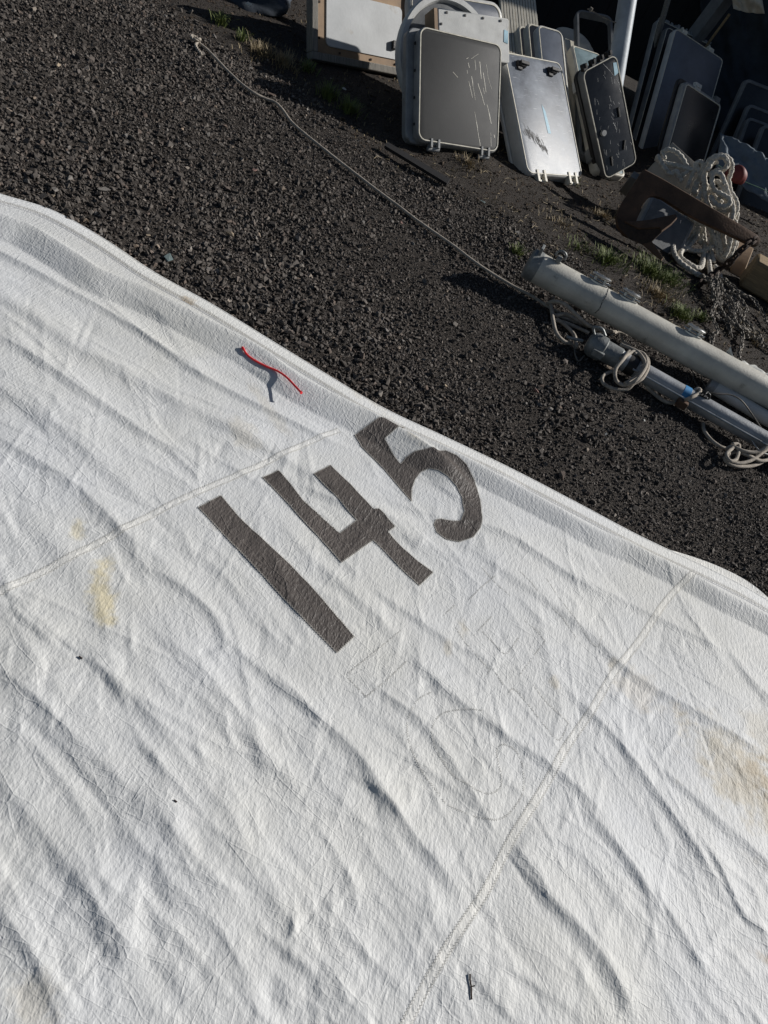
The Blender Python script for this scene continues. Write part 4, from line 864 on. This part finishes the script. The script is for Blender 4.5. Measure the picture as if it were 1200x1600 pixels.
apart('fluke', [(205, 664), (270, 664), (380, 652), (450, 636), (557, 614), (566, 636), (525, 680), (460, 728), (450, 705), (300, 712)], .016, 'rust', [.07, .075, .08, .09, .10, .12, .14, .15, .13, .09])
apart('fluke', [(322, 806), (390, 792), (432, 850), (470, 912), (460, 925), (395, 872)], .016, 'rust', [.08, .10, .12, .14, .15, .11])
b = MB(mwa)
for k in range(2): b.tube([onA(1085 + 30 * k, 772 + 6 * k, -.02), onA(1085 + 30 * k, 772 + 6 * k, .008)], .008, 10)
b.build('shackle_pin', M['rust_dark'], anc)
# ------------------------------------------------------------------ chain
def link_mesh(L=.030, wd=.018, r=.0036):
    pts = []; 
    for k in range(12):
        a = 2 * math.pi * k / 12; x = math.cos(a) * wd / 2; y = math.sin(a) * wd / 2 + (L - wd) / 2 * (1 if math.sin(a) >= 0 else -1); pts.append((x, y, 0))
    p = np.array(pts + pts[:1]); b = MB(); p0 = p[:-1]; n = 12; t = np.roll(p0, -1, 0) - np.roll(p0, 1, 0); t /= np.linalg.norm(t, axis=1)[:, None]; nn = np.cross(t, [0, 0, 1.0]); s = 5
    a = np.linspace(0, 2 * np.pi, s, endpoint=False); v = p0[:, None] + r * (np.cos(a)[None, :, None] * nn[:, None] + np.sin(a)[None, :, None] * np.array([0, 0, 1.0])); f = [(i * s + j, i * s + (j + 1) % s, ((i + 1) % n) * s + (j + 1) % s, ((i + 1) % n) * s + j) for i in range(n) for j in range(s)]
    return v.reshape(-1, 3), f
def chain_mesh(b, path, L, wd, r, jit=.0, bend=0.0):
    lv, lf = link_mesh(L, wd, r); q = cr(path, (L - 2 * r) * .92); t = np.gradient(q, axis=0); t /= np.linalg.norm(t, axis=1)[:, None]; nn, bb = frames(t)
    for i in range(len(q)):
        a = (i % 2) * math.pi / 2 + random.gauss(0, .25) + .5; x = math.cos(a) * nn[i] + math.sin(a) * bb[i]; z = np.cross(x, t[i])
        b.add(q[i] + lv[:, :1] * x + lv[:, 1:2] * t[i] + lv[:, 2:] * z + np.random.default_rng(i).normal(0, jit, 3), lf)
b = MB(); chain_mesh(b, [onA(1105, 780, .02), onA(1060, 810, .05), onA(1000, 860, .05), onA(940, 925, .04), Y(1128, 419, 4.50), Y(1108, 434, 4.38), P(1095, 443, .02)], .052, .034, .0075)
o = b.build('chain', M['rust_dark']); origin(o, P(1095, 443, 0)); tag(o, 'heavy rusty chain running down from the anchor shank to the ground', 'chain')
b = MB()
random.seed(21)
for k in range(9):
    c = (1085 + k * 11, 470 + k * 11 + random.uniform(-12, 12)); pts = []
    x, y = 1090 + random.uniform(-15, 35), 445 + random.uniform(-6, 14)
    for i in range(9):
        g = P(x, y); pts.append((g[0], g[1], .012 + max(0, .075 - .009 * i - abs(g[0] - 1.0) * .05) * random.uniform(.3, 1.0)))
        x += random.uniform(-6, 18) + (1.0 * k) * .6; y += random.uniform(1, 20)
    chain_mesh(b, pts, .026, .017, .0034, .002)
o = b.build('chain', M['galv']); g = P(1120, 500, 0); origin(o, g); tag(o, 'heap of thin tangled chain spilling over the soil below the anchor', 'chain')
# ------------------------------------------------------------------ coiled rope
random.seed(5)
def Z(zx, zy, lay=0):                      # heap leans back against the board
    x, y = 930 + zx / 4.444, 200 + zy / 4.444; yy = 4.76 + (440 - y) / 200 * .26 - lay * .028; g = P(x, y, .015); p = Y(x, y, yy); return p if p[2] > .015 else g
RL_R = .0150
RL = [
 ([(480, 215), (470, 165), (520, 150), (580, 180), (620, 235), (640, 300), (600, 330)], 1), ([(420, 210), (470, 240), (560, 260), (640, 280), (690, 300)], 1), ([(430, 190), (470, 260), (520, 320), (560, 300), (600, 370)], 2),
 ([(640, 420), (660, 360), (690, 290), (700, 245), (740, 240), (745, 300), (700, 380), (680, 450)], 1), ([(690, 460), (720, 370), (750, 290), (800, 215), (870, 190), (930, 215), (950, 280), (925, 360)], 1),
 ([(780, 300), (820, 220), (890, 200), (920, 250), (890, 290), (830, 300), (790, 330)], 3), ([(900, 390), (870, 320), (820, 320), (810, 380), (830, 430), (880, 460), (930, 490), (930, 530), (880, 545), (830, 520), (800, 470)], 4),
 ([(925, 360), (940, 440), (975, 500), (985, 560), (960, 620), (950, 700)], 2), ([(900, 380), (920, 450), (950, 520), (955, 600), (930, 680), (940, 760), (920, 850), (890, 900)], 3),
 ([(770, 400), (730, 470), (720, 560), (740, 620), (790, 690), (830, 770), (850, 860), (880, 910), (930, 890), (960, 820), (975, 740), (970, 640)], 2),
 ([(640, 580), (620, 650), (580, 730), (545, 790), (545, 860), (580, 920), (640, 970), (700, 1010), (755, 1035)], 2), ([(655, 600), (690, 640), (750, 665), (820, 670), (860, 640)], 3), ([(700, 690), (660, 770), (610, 830), (590, 890), (630, 930), (700, 970), (740, 960), (750, 900)], 1),
 ([(450, 740), (500, 770), (570, 810), (640, 840), (700, 855), (760, 850), (820, 820)], 3), ([(590, 860), (640, 830), (700, 760), (720, 690)], 1), ([(780, 880), (790, 940), (800, 1010), (815, 1040)], 2), ([(830, 960), (860, 1010), (870, 1060)], 2), ([(740, 600), (750, 700), (760, 800), (750, 900), (730, 970)], 0),
 ([(850, 640), (850, 730), (870, 820), (880, 880)], 2), ([(890, 640), (890, 740), (900, 830)], 1), ([(800, 640), (815, 740), (800, 830), (820, 930)], 1), ([(930, 560), (985, 600), (960, 680), (985, 760), (960, 860), (900, 920), (850, 900)], 1),
 ([(700, 500), (760, 450), (820, 440), (890, 420), (950, 470)], 2), ([(760, 560), (820, 560), (900, 580), (960, 560)], 2), ([(750, 330), (760, 420), (770, 500), (800, 560)], 3), ([(850, 230), (800, 260), (760, 330), (770, 430)], 2), ([(700, 250), (720, 310), (760, 380), (830, 480), (880, 520)], 1), ([(820, 370), (860, 380), (890, 440), (850, 500)], 3)]
b = MB(); zmid = None
for ln, lay in RL: braid(b, [Z(*p, lay) for p in ln], RL_R, 'braid', step=.008, pitch=.062)
for k in range(6):
    x0 = 700 + random.uniform(0, 220); braid(b, [Z(x0 + random.uniform(-30, 30), 420 + 130 * i + random.uniform(-20, 20), 0) for i in range(4)], RL_R, 'braid', step=.01, pitch=.062)
o = b.build('coiled_rope', M['rope_white'], smooth=180); g = P(1110, 430); origin(o, g); tag(o, 'thick white braided rope heaped in loose loops behind the rusty anchor', 'rope')
# timber
tb = [P(1152, 440, 0), P(1176, 470, 0), P(1262, 560, 0), P(1240, 500, 0)]
t0 = P(1152, 447, 0); ex = P(1240, 497, 0) - t0; ex /= np.linalg.norm(ex); ey = np.array([-ex[1], ex[0], 0])
b = MB(); b.box((0, 0, 0), (.5, .16, .17)); o = b.build('timber_block', M['wood']); o.matrix_world = Matrix(((ex[0], ey[0], 0, t0[0] + ex[0] * .25 + ey[0] * .08), (ex[1], ey[1], 0, t0[1] + ex[1] * .25 + ey[1] * .08), (0, 0, 1, .085), (0, 0, 0, 1)))
tag(o, 'squared timber block with sunlit sawn top at the right edge beside the chain', 'timber')
slabthing('wooden_board', 'short upright board with pale top between the anchor shank and the timber block', 'board', [P(1142, 424, 0), P(1160, 434, 0), Y(1178, 388, 4.90), Y(1156, 371, 4.95)], .04, 'wood_brown')

# ------------------------------------------------------------------ spars
def axispt(px, py, z): return P(px, py, z)
ma, mb_ = P(824, 410, .135), P(1165, 596, .10); md = (mb_ - ma) / np.linalg.norm(mb_ - ma); mb2 = ma + md * 2.6; mR = .066
sp = empty('mast', 'thick pale grey aluminium mast lying on the gravel with oval cleats along its top', 'mast', loc=tuple(ma)); mws = Matrix.Translation(Vector(ma))
b = MB(mws); b.tube(cr([ma + md * .05, mb2], .1), mR, 32); b.build('tube', M['alu_matt'], sp)
b = MB(mws); b.tube([ma, ma + md * .008, ma + md * .045, ma + md * .052], np.array([.058, .068, .0685, .066]), 28); b.build('end_cap', M['cast_grey'], sp)
sd_ = np.cross(md, [0, 0, 1.0]); upv = np.array([0, 0, 1.0])     # sd_ points towards the camera side
def around(a, r, d, s): return s + r * (math.cos(a) * upv + math.sin(a) * sd_) 
for pxy in ((931, 447), (978, 472), (1077, 528)):
    # find position along the mast
    best = min(np.arange(.1, 2.0, .01), key=lambda s: abs((ma + md * s + upv * .06)[0] * 0 + 0) + np.hypot(*(np.array([600 + F * ((ma + md * s + upv * .075 - [0, 0, CZ]) @ crt) / ((ma + md * s - [0, 0, CZ]) @ fw), 800 - F * ((ma + md * s + upv * .075 - [0, 0, CZ]) @ cup) / ((ma + md * s - [0, 0, CZ]) @ fw)]) - pxy)))
    c = ma + md * best; a_ = R(-14); n_ = math.cos(a_) * upv + math.sin(a_) * sd_; s_ = np.cross(n_, md)
    b = MB(mws)
    def oval(z, k): return [c + n_ * z + md * (.048 * k * math.cos(t)) + s_ * (.020 * k * math.sin(t)) for t in np.linspace(0, 2 * np.pi, 20, endpoint=False)]
    b.loft([oval(mR - .004, 1.0), oval(mR + .004, 1.0), oval(mR + .006, .9)])
    for e in (-.022, .022): b.tube([c + md * e + n_ * mR, c + md * e + n_ * (mR + .026)], .007, 10)
    b.loft([oval(mR + .024, .85), oval(mR + .028, .98), oval(mR + .033, .98), oval(mR + .037, .80)])
    for e in (-.03, 0, .03): b.tube([c + md * e + n_ * (mR + .036), c + md * e + n_ * (mR + .040)], .0045, 8)
    b.tube([c + md * .052 + n_ * (mR + .014), c - md * .052 + n_ * (mR + .014)], .004, 8)
    b.build('cleat', M['steel'], sp)
b = MB(mws); c = ma + md * .115 + upv * (mR - .002); b.box(c + upv * .012, (.022, .03, .03)); b.tube([c + upv * .018 + np.array([.022 * math.cos(t), -.004, .018 + .02 * math.sin(t)]) for t in np.linspace(-.5, 3.6, 12)], .005, 8); b.build('eye_bracket', M['cast_grey'], sp); b = MB(mws); b.box(ma + md * .03 + upv * (mR + .012), (.012, .05, .035)); b.build('lug', M['cast_grey'], sp)
b = MB(mws); b.tube([ma + md * .115 + upv * (mR + .012) + np.array([.024 * math.cos(t), .004, .006 + .022 * math.sin(t)]) for t in np.linspace(-.6, 3.8, 14)], .0055, 8); b.build('shackle', M['black_plastic'], sp)
b = MB(mws)
for k in range(6):
    a_ = R(20 + 28 * k) - 1.2; p0 = around(a_, mR + .001, md, ma + md * (.37 + .004 * math.sin(k * 3))); p1 = around(a_ + R(24), mR + .001, md, ma + md * (.37 + .004 * math.sin((k + 1) * 3))); b.tube([p0, p1], .0018, 4)
b.build('crack_mark', M['black_plastic'], sp)
# crumpled film beside the mast
fa, fb = ma + md * .98, ma + md * 2.3; bk = -sd_
drape('plastic_film', 'crumpled translucent white plastic film lying along the far side of the mast', 'film', [fa + bk * .03 + upv * .066, fb + bk * .0 + upv * .085, fb + bk * .20 + upv * .0, fa + bk * .11 + upv * .0], 'film', .022, 33, n=44, th=.002)
# slender white tube below the mast
ta, tb_ = P(1108, 600, .03), P(1200, 655, .03); td = (tb_ - ta) / np.linalg.norm(tb_ - ta)
sr = empty('tube', 'slender white tube lying between the mast and the thinner pole', 'tube', loc=tuple(ta)); mwt = Matrix.Translation(Vector(ta))
b = MB(mwt); b.tube(cr([ta, ta + td * 1.6], .1), .032, 20); b.build('shaft', M['plastic_white'], sr); b = MB(mwt); b.tube([ta - td * .004, ta + td * .03], .034, 20); b.build('end_ring', M['plastic_grey'], sr)
# spinnaker pole
pa, pb = P(918, 533, .058), P(1186, 684, .058); pd = (pb - pa) / np.linalg.norm(pb - pa); pb2 = pa + pd * 1.75; pR = .040; ps = np.cross(pd, [0, 0, 1.0])
sq = empty('spinnaker_pole', 'thin silver grey pole with cast end fitting, blue tape and wrapped grey line', 'pole', loc=tuple(pa)); mwp = Matrix.Translation(Vector(pa))
b = MB(mwp); b.tube(cr([pa + pd * .12, pb2], .1), pR, 28); b.build('tube', M['alu_grey'], sq)
b = MB(mwp); b.tube([pa, pa + pd * .012, pa + pd * .03, pa + pd * .075, pa + pd * .08, pa + pd * .15, pa + pd * .155], np.array([.030, .046, .054, .052, .0455, .0445, .040]), 28); b.build('end_fitting', M['cast_grey'], sq)
b = MB(mwp); b.tube([pa + pd * .190, pa + pd * .191, pa + pd * .232, pa + pd * .233], np.array([pR, pR + .0015, pR + .0015, pR]), 28); b.build('printed_band', M['black_plastic'], sq)
s_b = .45
b = MB(mwp); b.tube([pa + pd * s_b, pa + pd * (s_b + .001), pa + pd * (s_b + .032), pa + pd * (s_b + .033)], np.array([pR, pR + .0012, pR + .0012, pR]), 28); b.build('tape', M['blue_tape'], sq)
b = MB(mwp); q = pa - pd * .01 + upv * .03; b.tube(cr([q + pd * .03, q + upv * .035, q + upv * .05 + pd * .03, q + upv * .03 + pd * .06], .005), .006, 8); b.tube(cr([pa + ps * .02 - pd * .02, pa + ps * .05 - pd * .07, pa + ps * .055 - pd * .09], .01), .007, 8); b.build('jaw', M['cast_grey'], sq); b = MB(mwp); b.box(pa + ps * .055 + pd * .06, (.05, .018, .03)); b.build('lever', M['cast_grey'], sq)
for s_ in (.53, 1.13):
    b = MB(mwp); c = pa + pd * s_ + upv * (pR); b.box(c, (.04, .02, .008)); b.tube(cr([c - pd * .012, c + upv * .018 - pd * .004, c + upv * .02 + pd * .02, c + pd * .03], .004), .004, 8); b.tube(cr([c + ps * .01, c + ps * .014 + upv * .018, c - ps * .008 + upv * .022 + pd * .008], .004), .0035, 8); b.build('eye', M['black_plastic'], sq)
b = MB(mwp); r0 = pa + pd * .22 + ps * (pR + .004) + upv * .012; b.tube([r0, r0 + pd * .75], .0045, 8); b.build('trip_line_rod', M['steel'], sq)
# rope round the pole
Q = lambda L, z: [P(780 + x / 2.857, 370 + y / 2.857, zz if isinstance(z, list) else z) for (x, y), zz in zip(L, z if isinstance(z, list) else [0] * len(L))]
def rope(name, lines, r, m, label, kind='tube', cat='rope'):
    b = MB()
    for L, z in lines:
        q = Q(L, z)
        if kind == 'tube': b.tube(cr(q, .008), r, 8)
        else: braid(b, q, r, 'twist', step=.006)
    o = b.build(name, M[m], smooth=180); g = Q(lines[0][0][:1], .0)[0]; origin(o, g); return tag(o, label, cat)
hi = .115
rope('rope', [([(585, 505), (555, 545), (520, 590), (522, 640), (560, 662), (612, 640), (650, 590), (658, 550), (640, 520), (600, 512), (560, 535), (535, 545), (505, 560)], [.09, .11, .085, .06, .05, .09, .11, .11, .105, .10, .10, .07, .03]),
  ([(600, 520), (655, 535), (665, 580), (640, 630), (600, 655), (570, 680), (510, 678), (465, 655), (462, 625), (490, 605), (520, 600)], [.10, .10, .10, .085, .06, .035, .02, .02, .02, .02, .02]),
  ([(540, 480), (580, 495), (620, 515), (650, 560), (640, 600), (590, 640), (560, 655)], [.09, .10, .105, .11, .10, .07, .06])], .0078, 'rope_grey', 'grey line looped in loose turns round the end of the thin silver pole')
rope('rope', [([(640, 640), (680, 690), (740, 735), (800, 740), (850, 720), (890, 700), (897, 682), (880, 680), (850, 715), (825, 735)], [.02, .015, .015, .03, .09, .10, .105, .10, .07, .04])], .0078, 'rope_grey', 'grey line passing once round the middle of the thin silver pole')
b = MB(); c = Q([(815, 745)], .05)[0]; b.box(c, (.045, .03, .035)); o = b.build('toggle', M['rust']); origin(o, c - [0, 0, .04]); tag(o, 'small brown toggle tied against the thin silver pole', 'toggle')
rope('rope', [([(215, 300), (240, 288), (290, 300), (340, 345), (390, 390), (430, 410)], [.03, .06, .08, .075, .05, .02]), ([(235, 330), (250, 350), (300, 345), (360, 380), (430, 405)], [.02, .03, .04, .03, .02]),
  ([(230, 300), (240, 370), (255, 430), (290, 468), (320, 475)], [.04, .04, .03, .02, .02]), ([(255, 365), (300, 400), (335, 440), (345, 490)], .02), ([(245, 370), (300, 385), (370, 415), (400, 430)], .015), ([(260, 350), (330, 375), (400, 398), (470, 420), (520, 425)], .02)], .0085, 'rope_grey', 'grey line in open loops on the gravel by the end of the mast')
rope('wire', [([(335, 490), (340, 530), (355, 555), (380, 530)], .01), ([(295, 430), (320, 470), (345, 500)], .03)], .0035, 'galv', 'thin dark wire at the cast end of the thin silver pole', cat='wire')
rope('rope', [([(545, 440), (555, 470), (590, 490)], .03), ([(500, 440), (530, 425), (570, 440)], .02)], .005, 'rope_grey', 'short bit of grey line showing between the mast and the thin pole')
rope('rope', [([(910, 832), (915, 865), (945, 905), (985, 935), (1010, 945)], .012), ([(1010, 950), (1040, 935), (1090, 955), (1150, 960), (1210, 930), (1260, 880)], [.03, .05, .06, .07, .1, .1]), ([(1015, 975), (1060, 960), (1110, 975), (1170, 1000), (1230, 985)], [.02, .04, .05, .04, .04]),
  ([(1005, 985), (1020, 1010), (1070, 1025), (1140, 1020), (1200, 990), (1260, 960)], .02), ([(1030, 940), (1025, 990), (1060, 1010), (1120, 1000), (1180, 960), (1240, 920)], [.04, .03, .03, .04, .06, .08]), ([(1040, 925), (1070, 930), (1060, 990), (1030, 1000), (1015, 970), (1045, 940)], .05)], .0075, 'rope_grey', 'grey line gathered in a tied bundle near the right end of the thin silver pole')
rope('wire', [([(1130, 830), (1115, 870), (1135, 920), (1170, 960), (1215, 975)], [.10, .06, .05, .05, .05])], .0028, 'plastic_white', 'thin pale wire hanging over the right end of the thin silver pole', cat='wire')
rope('cable', [([(865, 600), (870, 640), (900, 680), (960, 700), (1030, 705), (1080, 730), (1120, 780), (1180, 870)], [.01, .01, .02, .05, .07, .075, .05, .04]), ([(900, 620), (915, 660), (950, 690), (990, 700)], .02)], .003, 'galv', 'thin cable snaking under the mast towards the slender white tube', cat='cable')
# the long line on the gravel, with a knot at its far end
random.seed(3)
LP = [(309, 66), (322, 76), (338, 92), (355, 110), (375, 129), (395, 144), (415, 154), (430, 160), (442, 172), (455, 190), (475, 208), (500, 228), (530, 252), (560, 275), (590, 298), (620, 320), (650, 343), (680, 364), (710, 385), (740, 408), (770, 428), (800, 446), (830, 462), (858, 480), (884, 494)]
q = []
for x, y in LP: g = P(x, y); q.append(P(x, y, float(G(g[0], g[1])) + .017))
b = MB(); b.tube(cr(q, .01), .0068, 10)
kn = q[0]; braid(b, [kn + [.01, .0, 0], kn + [-.02, .015, .012], kn + [-.035, -.01, .018], kn + [-.012, -.03, .014], kn + [.012, -.012, .02], kn + [-.005, .02, .01], kn + [-.03, .0, .004]], .0085, 'twist', step=.005)
g1 = P(306, 72, .015); g2 = P(315, 86, .010); braid(b, [kn, g1, g2], .0085, 'twist')
o = b.build('rope', M['rope_grey'], smooth=180); origin(o, kn); tag(o, 'long thin grey rope lying diagonally across the gravel with a knot at its far end', 'rope')

# ------------------------------------------------------------------ loose things on the ground
slabthing('batten', 'short dark batten lying on the soil in front of the largest hatch', 'batten', [P(600, 232, .02), P(604, 226, .03), P(702, 284, .028), P(697, 291, .018)], .018, 'wood_dark')
def stone(px, py, r, m, label, name='stone', cat='stone', flat=.7, seed=0, elong=1.0):
    hv, hf = hulls[seed % len(hulls)]; g = P(px, py); z = float(G(g[0], g[1])); b = MB(); v = hv * np.array([r * elong, r, r * flat]); a = seed * 1.3; v = v @ np.array([[math.cos(a), math.sin(a), 0], [-math.sin(a), math.cos(a), 0], [0, 0, 1]])
    b.add(v, [tuple(f) for f in hf]); o = b.build(name, m, smooth=0); o.location = (g[0], g[1], z + .012 + r * flat * .35); tag(o, label, cat)
ms = lambda n, c: mat(n, c, .85, .3, 60, .4, 200)
tan_, pale, pink, teal, brn, wh = ms('stone_tan', (.34, .27, .19)), ms('stone_pale', (.21, .19, .17)), ms('stone_pink', (.20, .12, .10)), ms('slate_teal', (.13, .17, .17)), ms('stone_brown', (.12, .085, .065)), ms('debris_white', (.45, .45, .42))
for i, (x, y, r, m_, l, k) in enumerate([(357, 373, .022, tan_, 'tan angular stone on the dark gravel, the largest pale one left of centre', {}), (264, 407, .024, teal, 'flat grey teal shard lying on the gravel near the sail edge', dict(flat=.3, elong=1.7)), (231, 372, .010, tan_, 'small sandy pebble left of the tan stone', {}), (82, 313, .013, tan_, 'sandy pebble close to the sail edge at the left side', {}),
  (86, 304, .014, pale, 'grey pebble right beside a sandy one at the left side', {}), (163, 302, .018, pale, 'pale grey flat stone on the gravel at the left side', dict(flat=.4, elong=1.5)), (625, 351, .015, pink, 'pinkish stone on the gravel just below the middle of the long rope', dict(flat=.5)), (91, 103, .014, tan_, 'beige stone standing out on the gravel near the top left', {}),
  (398, 270, .017, pink, 'reddish flat stone on the gravel left of the long rope', dict(flat=.4, elong=1.5)), (289, 231, .014, pale, 'rounded light grey stone in the middle of the upper left gravel', {}), (132, 148, .019, pale, 'dull grey stone in the upper left gravel', dict(flat=.5)), (402, 470, .010, pale, 'light pebble near the sail edge, upper one of a pair', {}), (418, 482, .011, pale, 'light pebble near the sail edge, lower one of a pair', {}),
  (697, 603, .012, tan_, 'light brown pebble near the sail edge above the numeral 5', {}), (576, 531, .013, pale, 'round grey pebble on the gravel near the red cord end of the sail', {}), (666, 606, .016, brn, 'brown grey stone on the gravel above the numeral 5', {}), (836, 612, .016, pink, 'reddish brown stone on the gravel below the thin silver pole', {}), (846, 604, .014, brn, 'brown stone beside the reddish one below the thin silver pole', {}), (858, 641, .015, pale, 'grey stone on the gravel below the thin silver pole', {}),
  (872, 640, .013, brn, 'dark brown stone beside the grey one below the thin silver pole', {}), (945, 682, .011, wh, 'whitish chip on the gravel beneath the rope bundle side of the pole', {}), (1005, 660, .010, wh, 'tiny white chip on the gravel between pole and sail edge', {}), (520, 127, .024, pale, 'pale broken piece of slate in the shade left of the round hatch', dict(flat=.3)), (537, 142, .020, wh, 'pale flat chip in the shade left of the round hatch', dict(flat=.3)),
  (752, 318, .018, teal, 'greenish flat shard on the soil below the silvery hatch', dict(flat=.3, elong=1.3)), (352, 198, .022, brn, 'brownish stone beside the long rope', dict(flat=.5)), (424, 148, .022, brn, 'flat stone touching the long rope near its bend', dict(flat=.4, elong=1.4)), (960, 880, .010, tan_, 'small tan pebble on the gravel beside the right part of the sail edge', {})]):
    stone(x, y, r, m_, l, seed=i + 3, **k)
# grass
def tuft_mesh(b, g, n, h, spread, lean=.6):
    for k in range(n):
        a = random.uniform(0, 6.283); d = abs(random.gauss(0, spread)); x, y = g[0] + d * math.cos(a), g[1] + d * math.sin(a); z = float(G(x, y)); L = h * random.uniform(.45, 1.15); a2 = a + random.gauss(0, .8); ln = random.uniform(.2, lean) * L; w0 = random.uniform(.0016, .0032)
        c, s = math.cos(a2), math.sin(a2); pts = [(0, 0), (.35 * ln, .45 * L), (ln, .8 * L), (1.5 * ln, .85 * L * random.uniform(.8, 1.1))]; v = []
        for i, (u, zz) in enumerate(pts):
            wv = w0 * (1 - i / 3.2); v += [(x + c * u - s * wv, y + s * u + c * wv, z + zz), (x + c * u + s * wv, y + s * u - c * wv, z + zz)]
        b.add(v, [(0, 1, 3, 2), (2, 3, 5, 4), (4, 5, 7, 6)])
random.seed(12)
TF = [((345, 38), 'grass', 60, .07, .03, 'green grass tuft at the gravel border near the top edge'), ((378, 62), 'grass', 40, .06, .03, 'small green grass tuft just below the topmost tuft'), ((408, 82), 'dry_grass', 110, .06, .05, 'dry brownish grass tuft between the rope and the window'), ((445, 98), 'dry_grass', 110, .06, .05, 'dry straw coloured grass tuft in front of the wooden window'), ((480, 108), 'grass', 50, .06, .03, 'green grass sprigs at the corner of the wooden window'),
 ((512, 150), 'grass', 80, .08, .04, 'green grass tuft in half shade left of the round hatch'), ((545, 175), 'grass', 90, .08, .04, 'larger green grass tuft in half shade left of the largest hatch'), ((730, 262), 'dry_grass', 70, .04, .06, 'short dry grass under the hinges of the largest hatch'), ((905, 270), 'grass', 30, .05, .02, 'little green sprout beside the silvery hatch'), ((808, 396), 'grass', 45, .05, .03, 'green tuft at the left end of the mast'),
 ((905, 385), 'grass', 50, .04, .05, 'thin grass behind the left part of the mast'), ((948, 408), 'grass', 170, .055, .05, 'dark green grass patch below the rusty anchor'), ((1015, 425), 'grass', 260, .055, .06, 'bright green grass patch between anchor and mast'), ((1045, 440), 'grass', 160, .05, .05, 'bright green grass patch left of the coiled rope end'), ((1030, 462), 'dry_grass', 200, .04, .06, 'dry mossy patch just behind the mast'),
 ((1062, 495), 'grass', 220, .05, .04, 'vivid green tuft behind the middle of the mast'), ((1092, 500), 'grass', 60, .045, .025, 'small vivid green tuft left of the tangled chain'), ((1180, 530), 'dry_grass', 90, .04, .05, 'dry grass behind the plastic film at the right edge'), ((955, 320), 'dry_grass', 120, .035, .07, 'withered grass in front of the black pane hatch'), ((880, 350), 'dry_grass', 80, .03, .08, 'sparse withered grass on the soil left of the anchor')]
PATCH = {}
for (px, m_, n, h, s_, lab) in TF:
    g = P(*px)
    if s_ >= .05:
        pb = PATCH.setdefault(m_, MB()); tuft_mesh(pb, g, int(n * 1.7), h * .95, s_ * 1.3); continue
    b = MB(); tuft_mesh(b, g, int(n * 2), h * .95, s_ * .8); o = b.build('grass_tuft', M[m_], smooth=0); origin(o, (g[0], g[1], 0)); tag(o, lab, 'grass')
tag(PATCH['grass'].build('grass', M['grass'], smooth=0), 'spreading green grass on the soil between the anchor and the mast', 'grass', kind='stuff')
tag(PATCH['dry_grass'].build('dry_grass', M['dry_grass'], smooth=0), 'spreading withered grass along the soil border', 'grass', kind='stuff')
b = MB()
for k in range(900):
    px = random.uniform(560, 1200); py = random.uniform(230, 520); g = P(px, py)
    if g[1] < border(g[0]) - .1: continue
    a = random.uniform(0, 6.28); L = random.uniform(.01, .06); z = float(G(g[0], g[1])) + .006
    b.tube([(g[0], g[1], z), (g[0] + L * .5 * math.cos(a), g[1] + L * .5 * math.sin(a), z + random.uniform(0, .01)), (g[0] + L * math.cos(a + .4), g[1] + L * math.sin(a + .4), z)], random.uniform(.0008, .0018), 4)
tag(b.build('straw_litter', M['dry_grass'], smooth=0), 'dead stalks and straw littering the brown soil', 'litter', kind='stuff')
b = MB()
for k in range(4200):
    px = random.uniform(250, 1250); py = random.uniform(-40, 640); g = P(px, py)
    d = g[1] - border(g[0])
    if d < -.06 or d > 1.3 or vn(g[0], g[1], .22, 77) < .1: continue
    tuft_mesh(b, g, 2, .018, .012)
tag(b.build('ground_cover', M['dry_grass'], smooth=0), 'low mossy growth on the brown soil border', 'moss', kind='stuff')

# ------------------------------------------------------------------ made-up dark wall, added to shade the rear things and blacken the background
wr = empty('added_shade_wall', 'added dark board wall that blacks out the background and shades the rear parts', 'wall', loc=(0, 8.0, 0))
bd = None
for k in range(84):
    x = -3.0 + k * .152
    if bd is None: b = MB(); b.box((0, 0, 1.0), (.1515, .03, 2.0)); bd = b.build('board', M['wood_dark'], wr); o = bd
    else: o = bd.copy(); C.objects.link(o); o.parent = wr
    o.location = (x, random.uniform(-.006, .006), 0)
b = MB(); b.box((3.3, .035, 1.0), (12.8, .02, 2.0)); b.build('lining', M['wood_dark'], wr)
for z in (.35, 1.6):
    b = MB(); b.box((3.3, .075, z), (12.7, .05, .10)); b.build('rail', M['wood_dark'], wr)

cb = empty('shading_cabinet', 'added unseen cabinet beyond the right edge that shades the right hand hatches', 'shading_cabinet', loc=(2.08, 7.34, 0))  # unseen cabinet, added only to throw shade on the right hand hatches
for nm, c, d in (('side_panel', (-.16, 0, .78), (.02, .62, 1.56)), ('side_panel', (.16, 0, .78), (.02, .62, 1.56)), ('back_panel', (0, .30, .78), (.298, .02, 1.56)), ('top', (0, 0, 1.572), (.36, .66, .022)), ('door', (0, -.32, .78), (.298, .018, 1.52))):
    b = MB(); b.box(c, d); b.build(nm, M['wood_dark'], cb)
lbox(cb, 'handle', (.11, -.34, .8), (.015, .02, .12), 'steel')
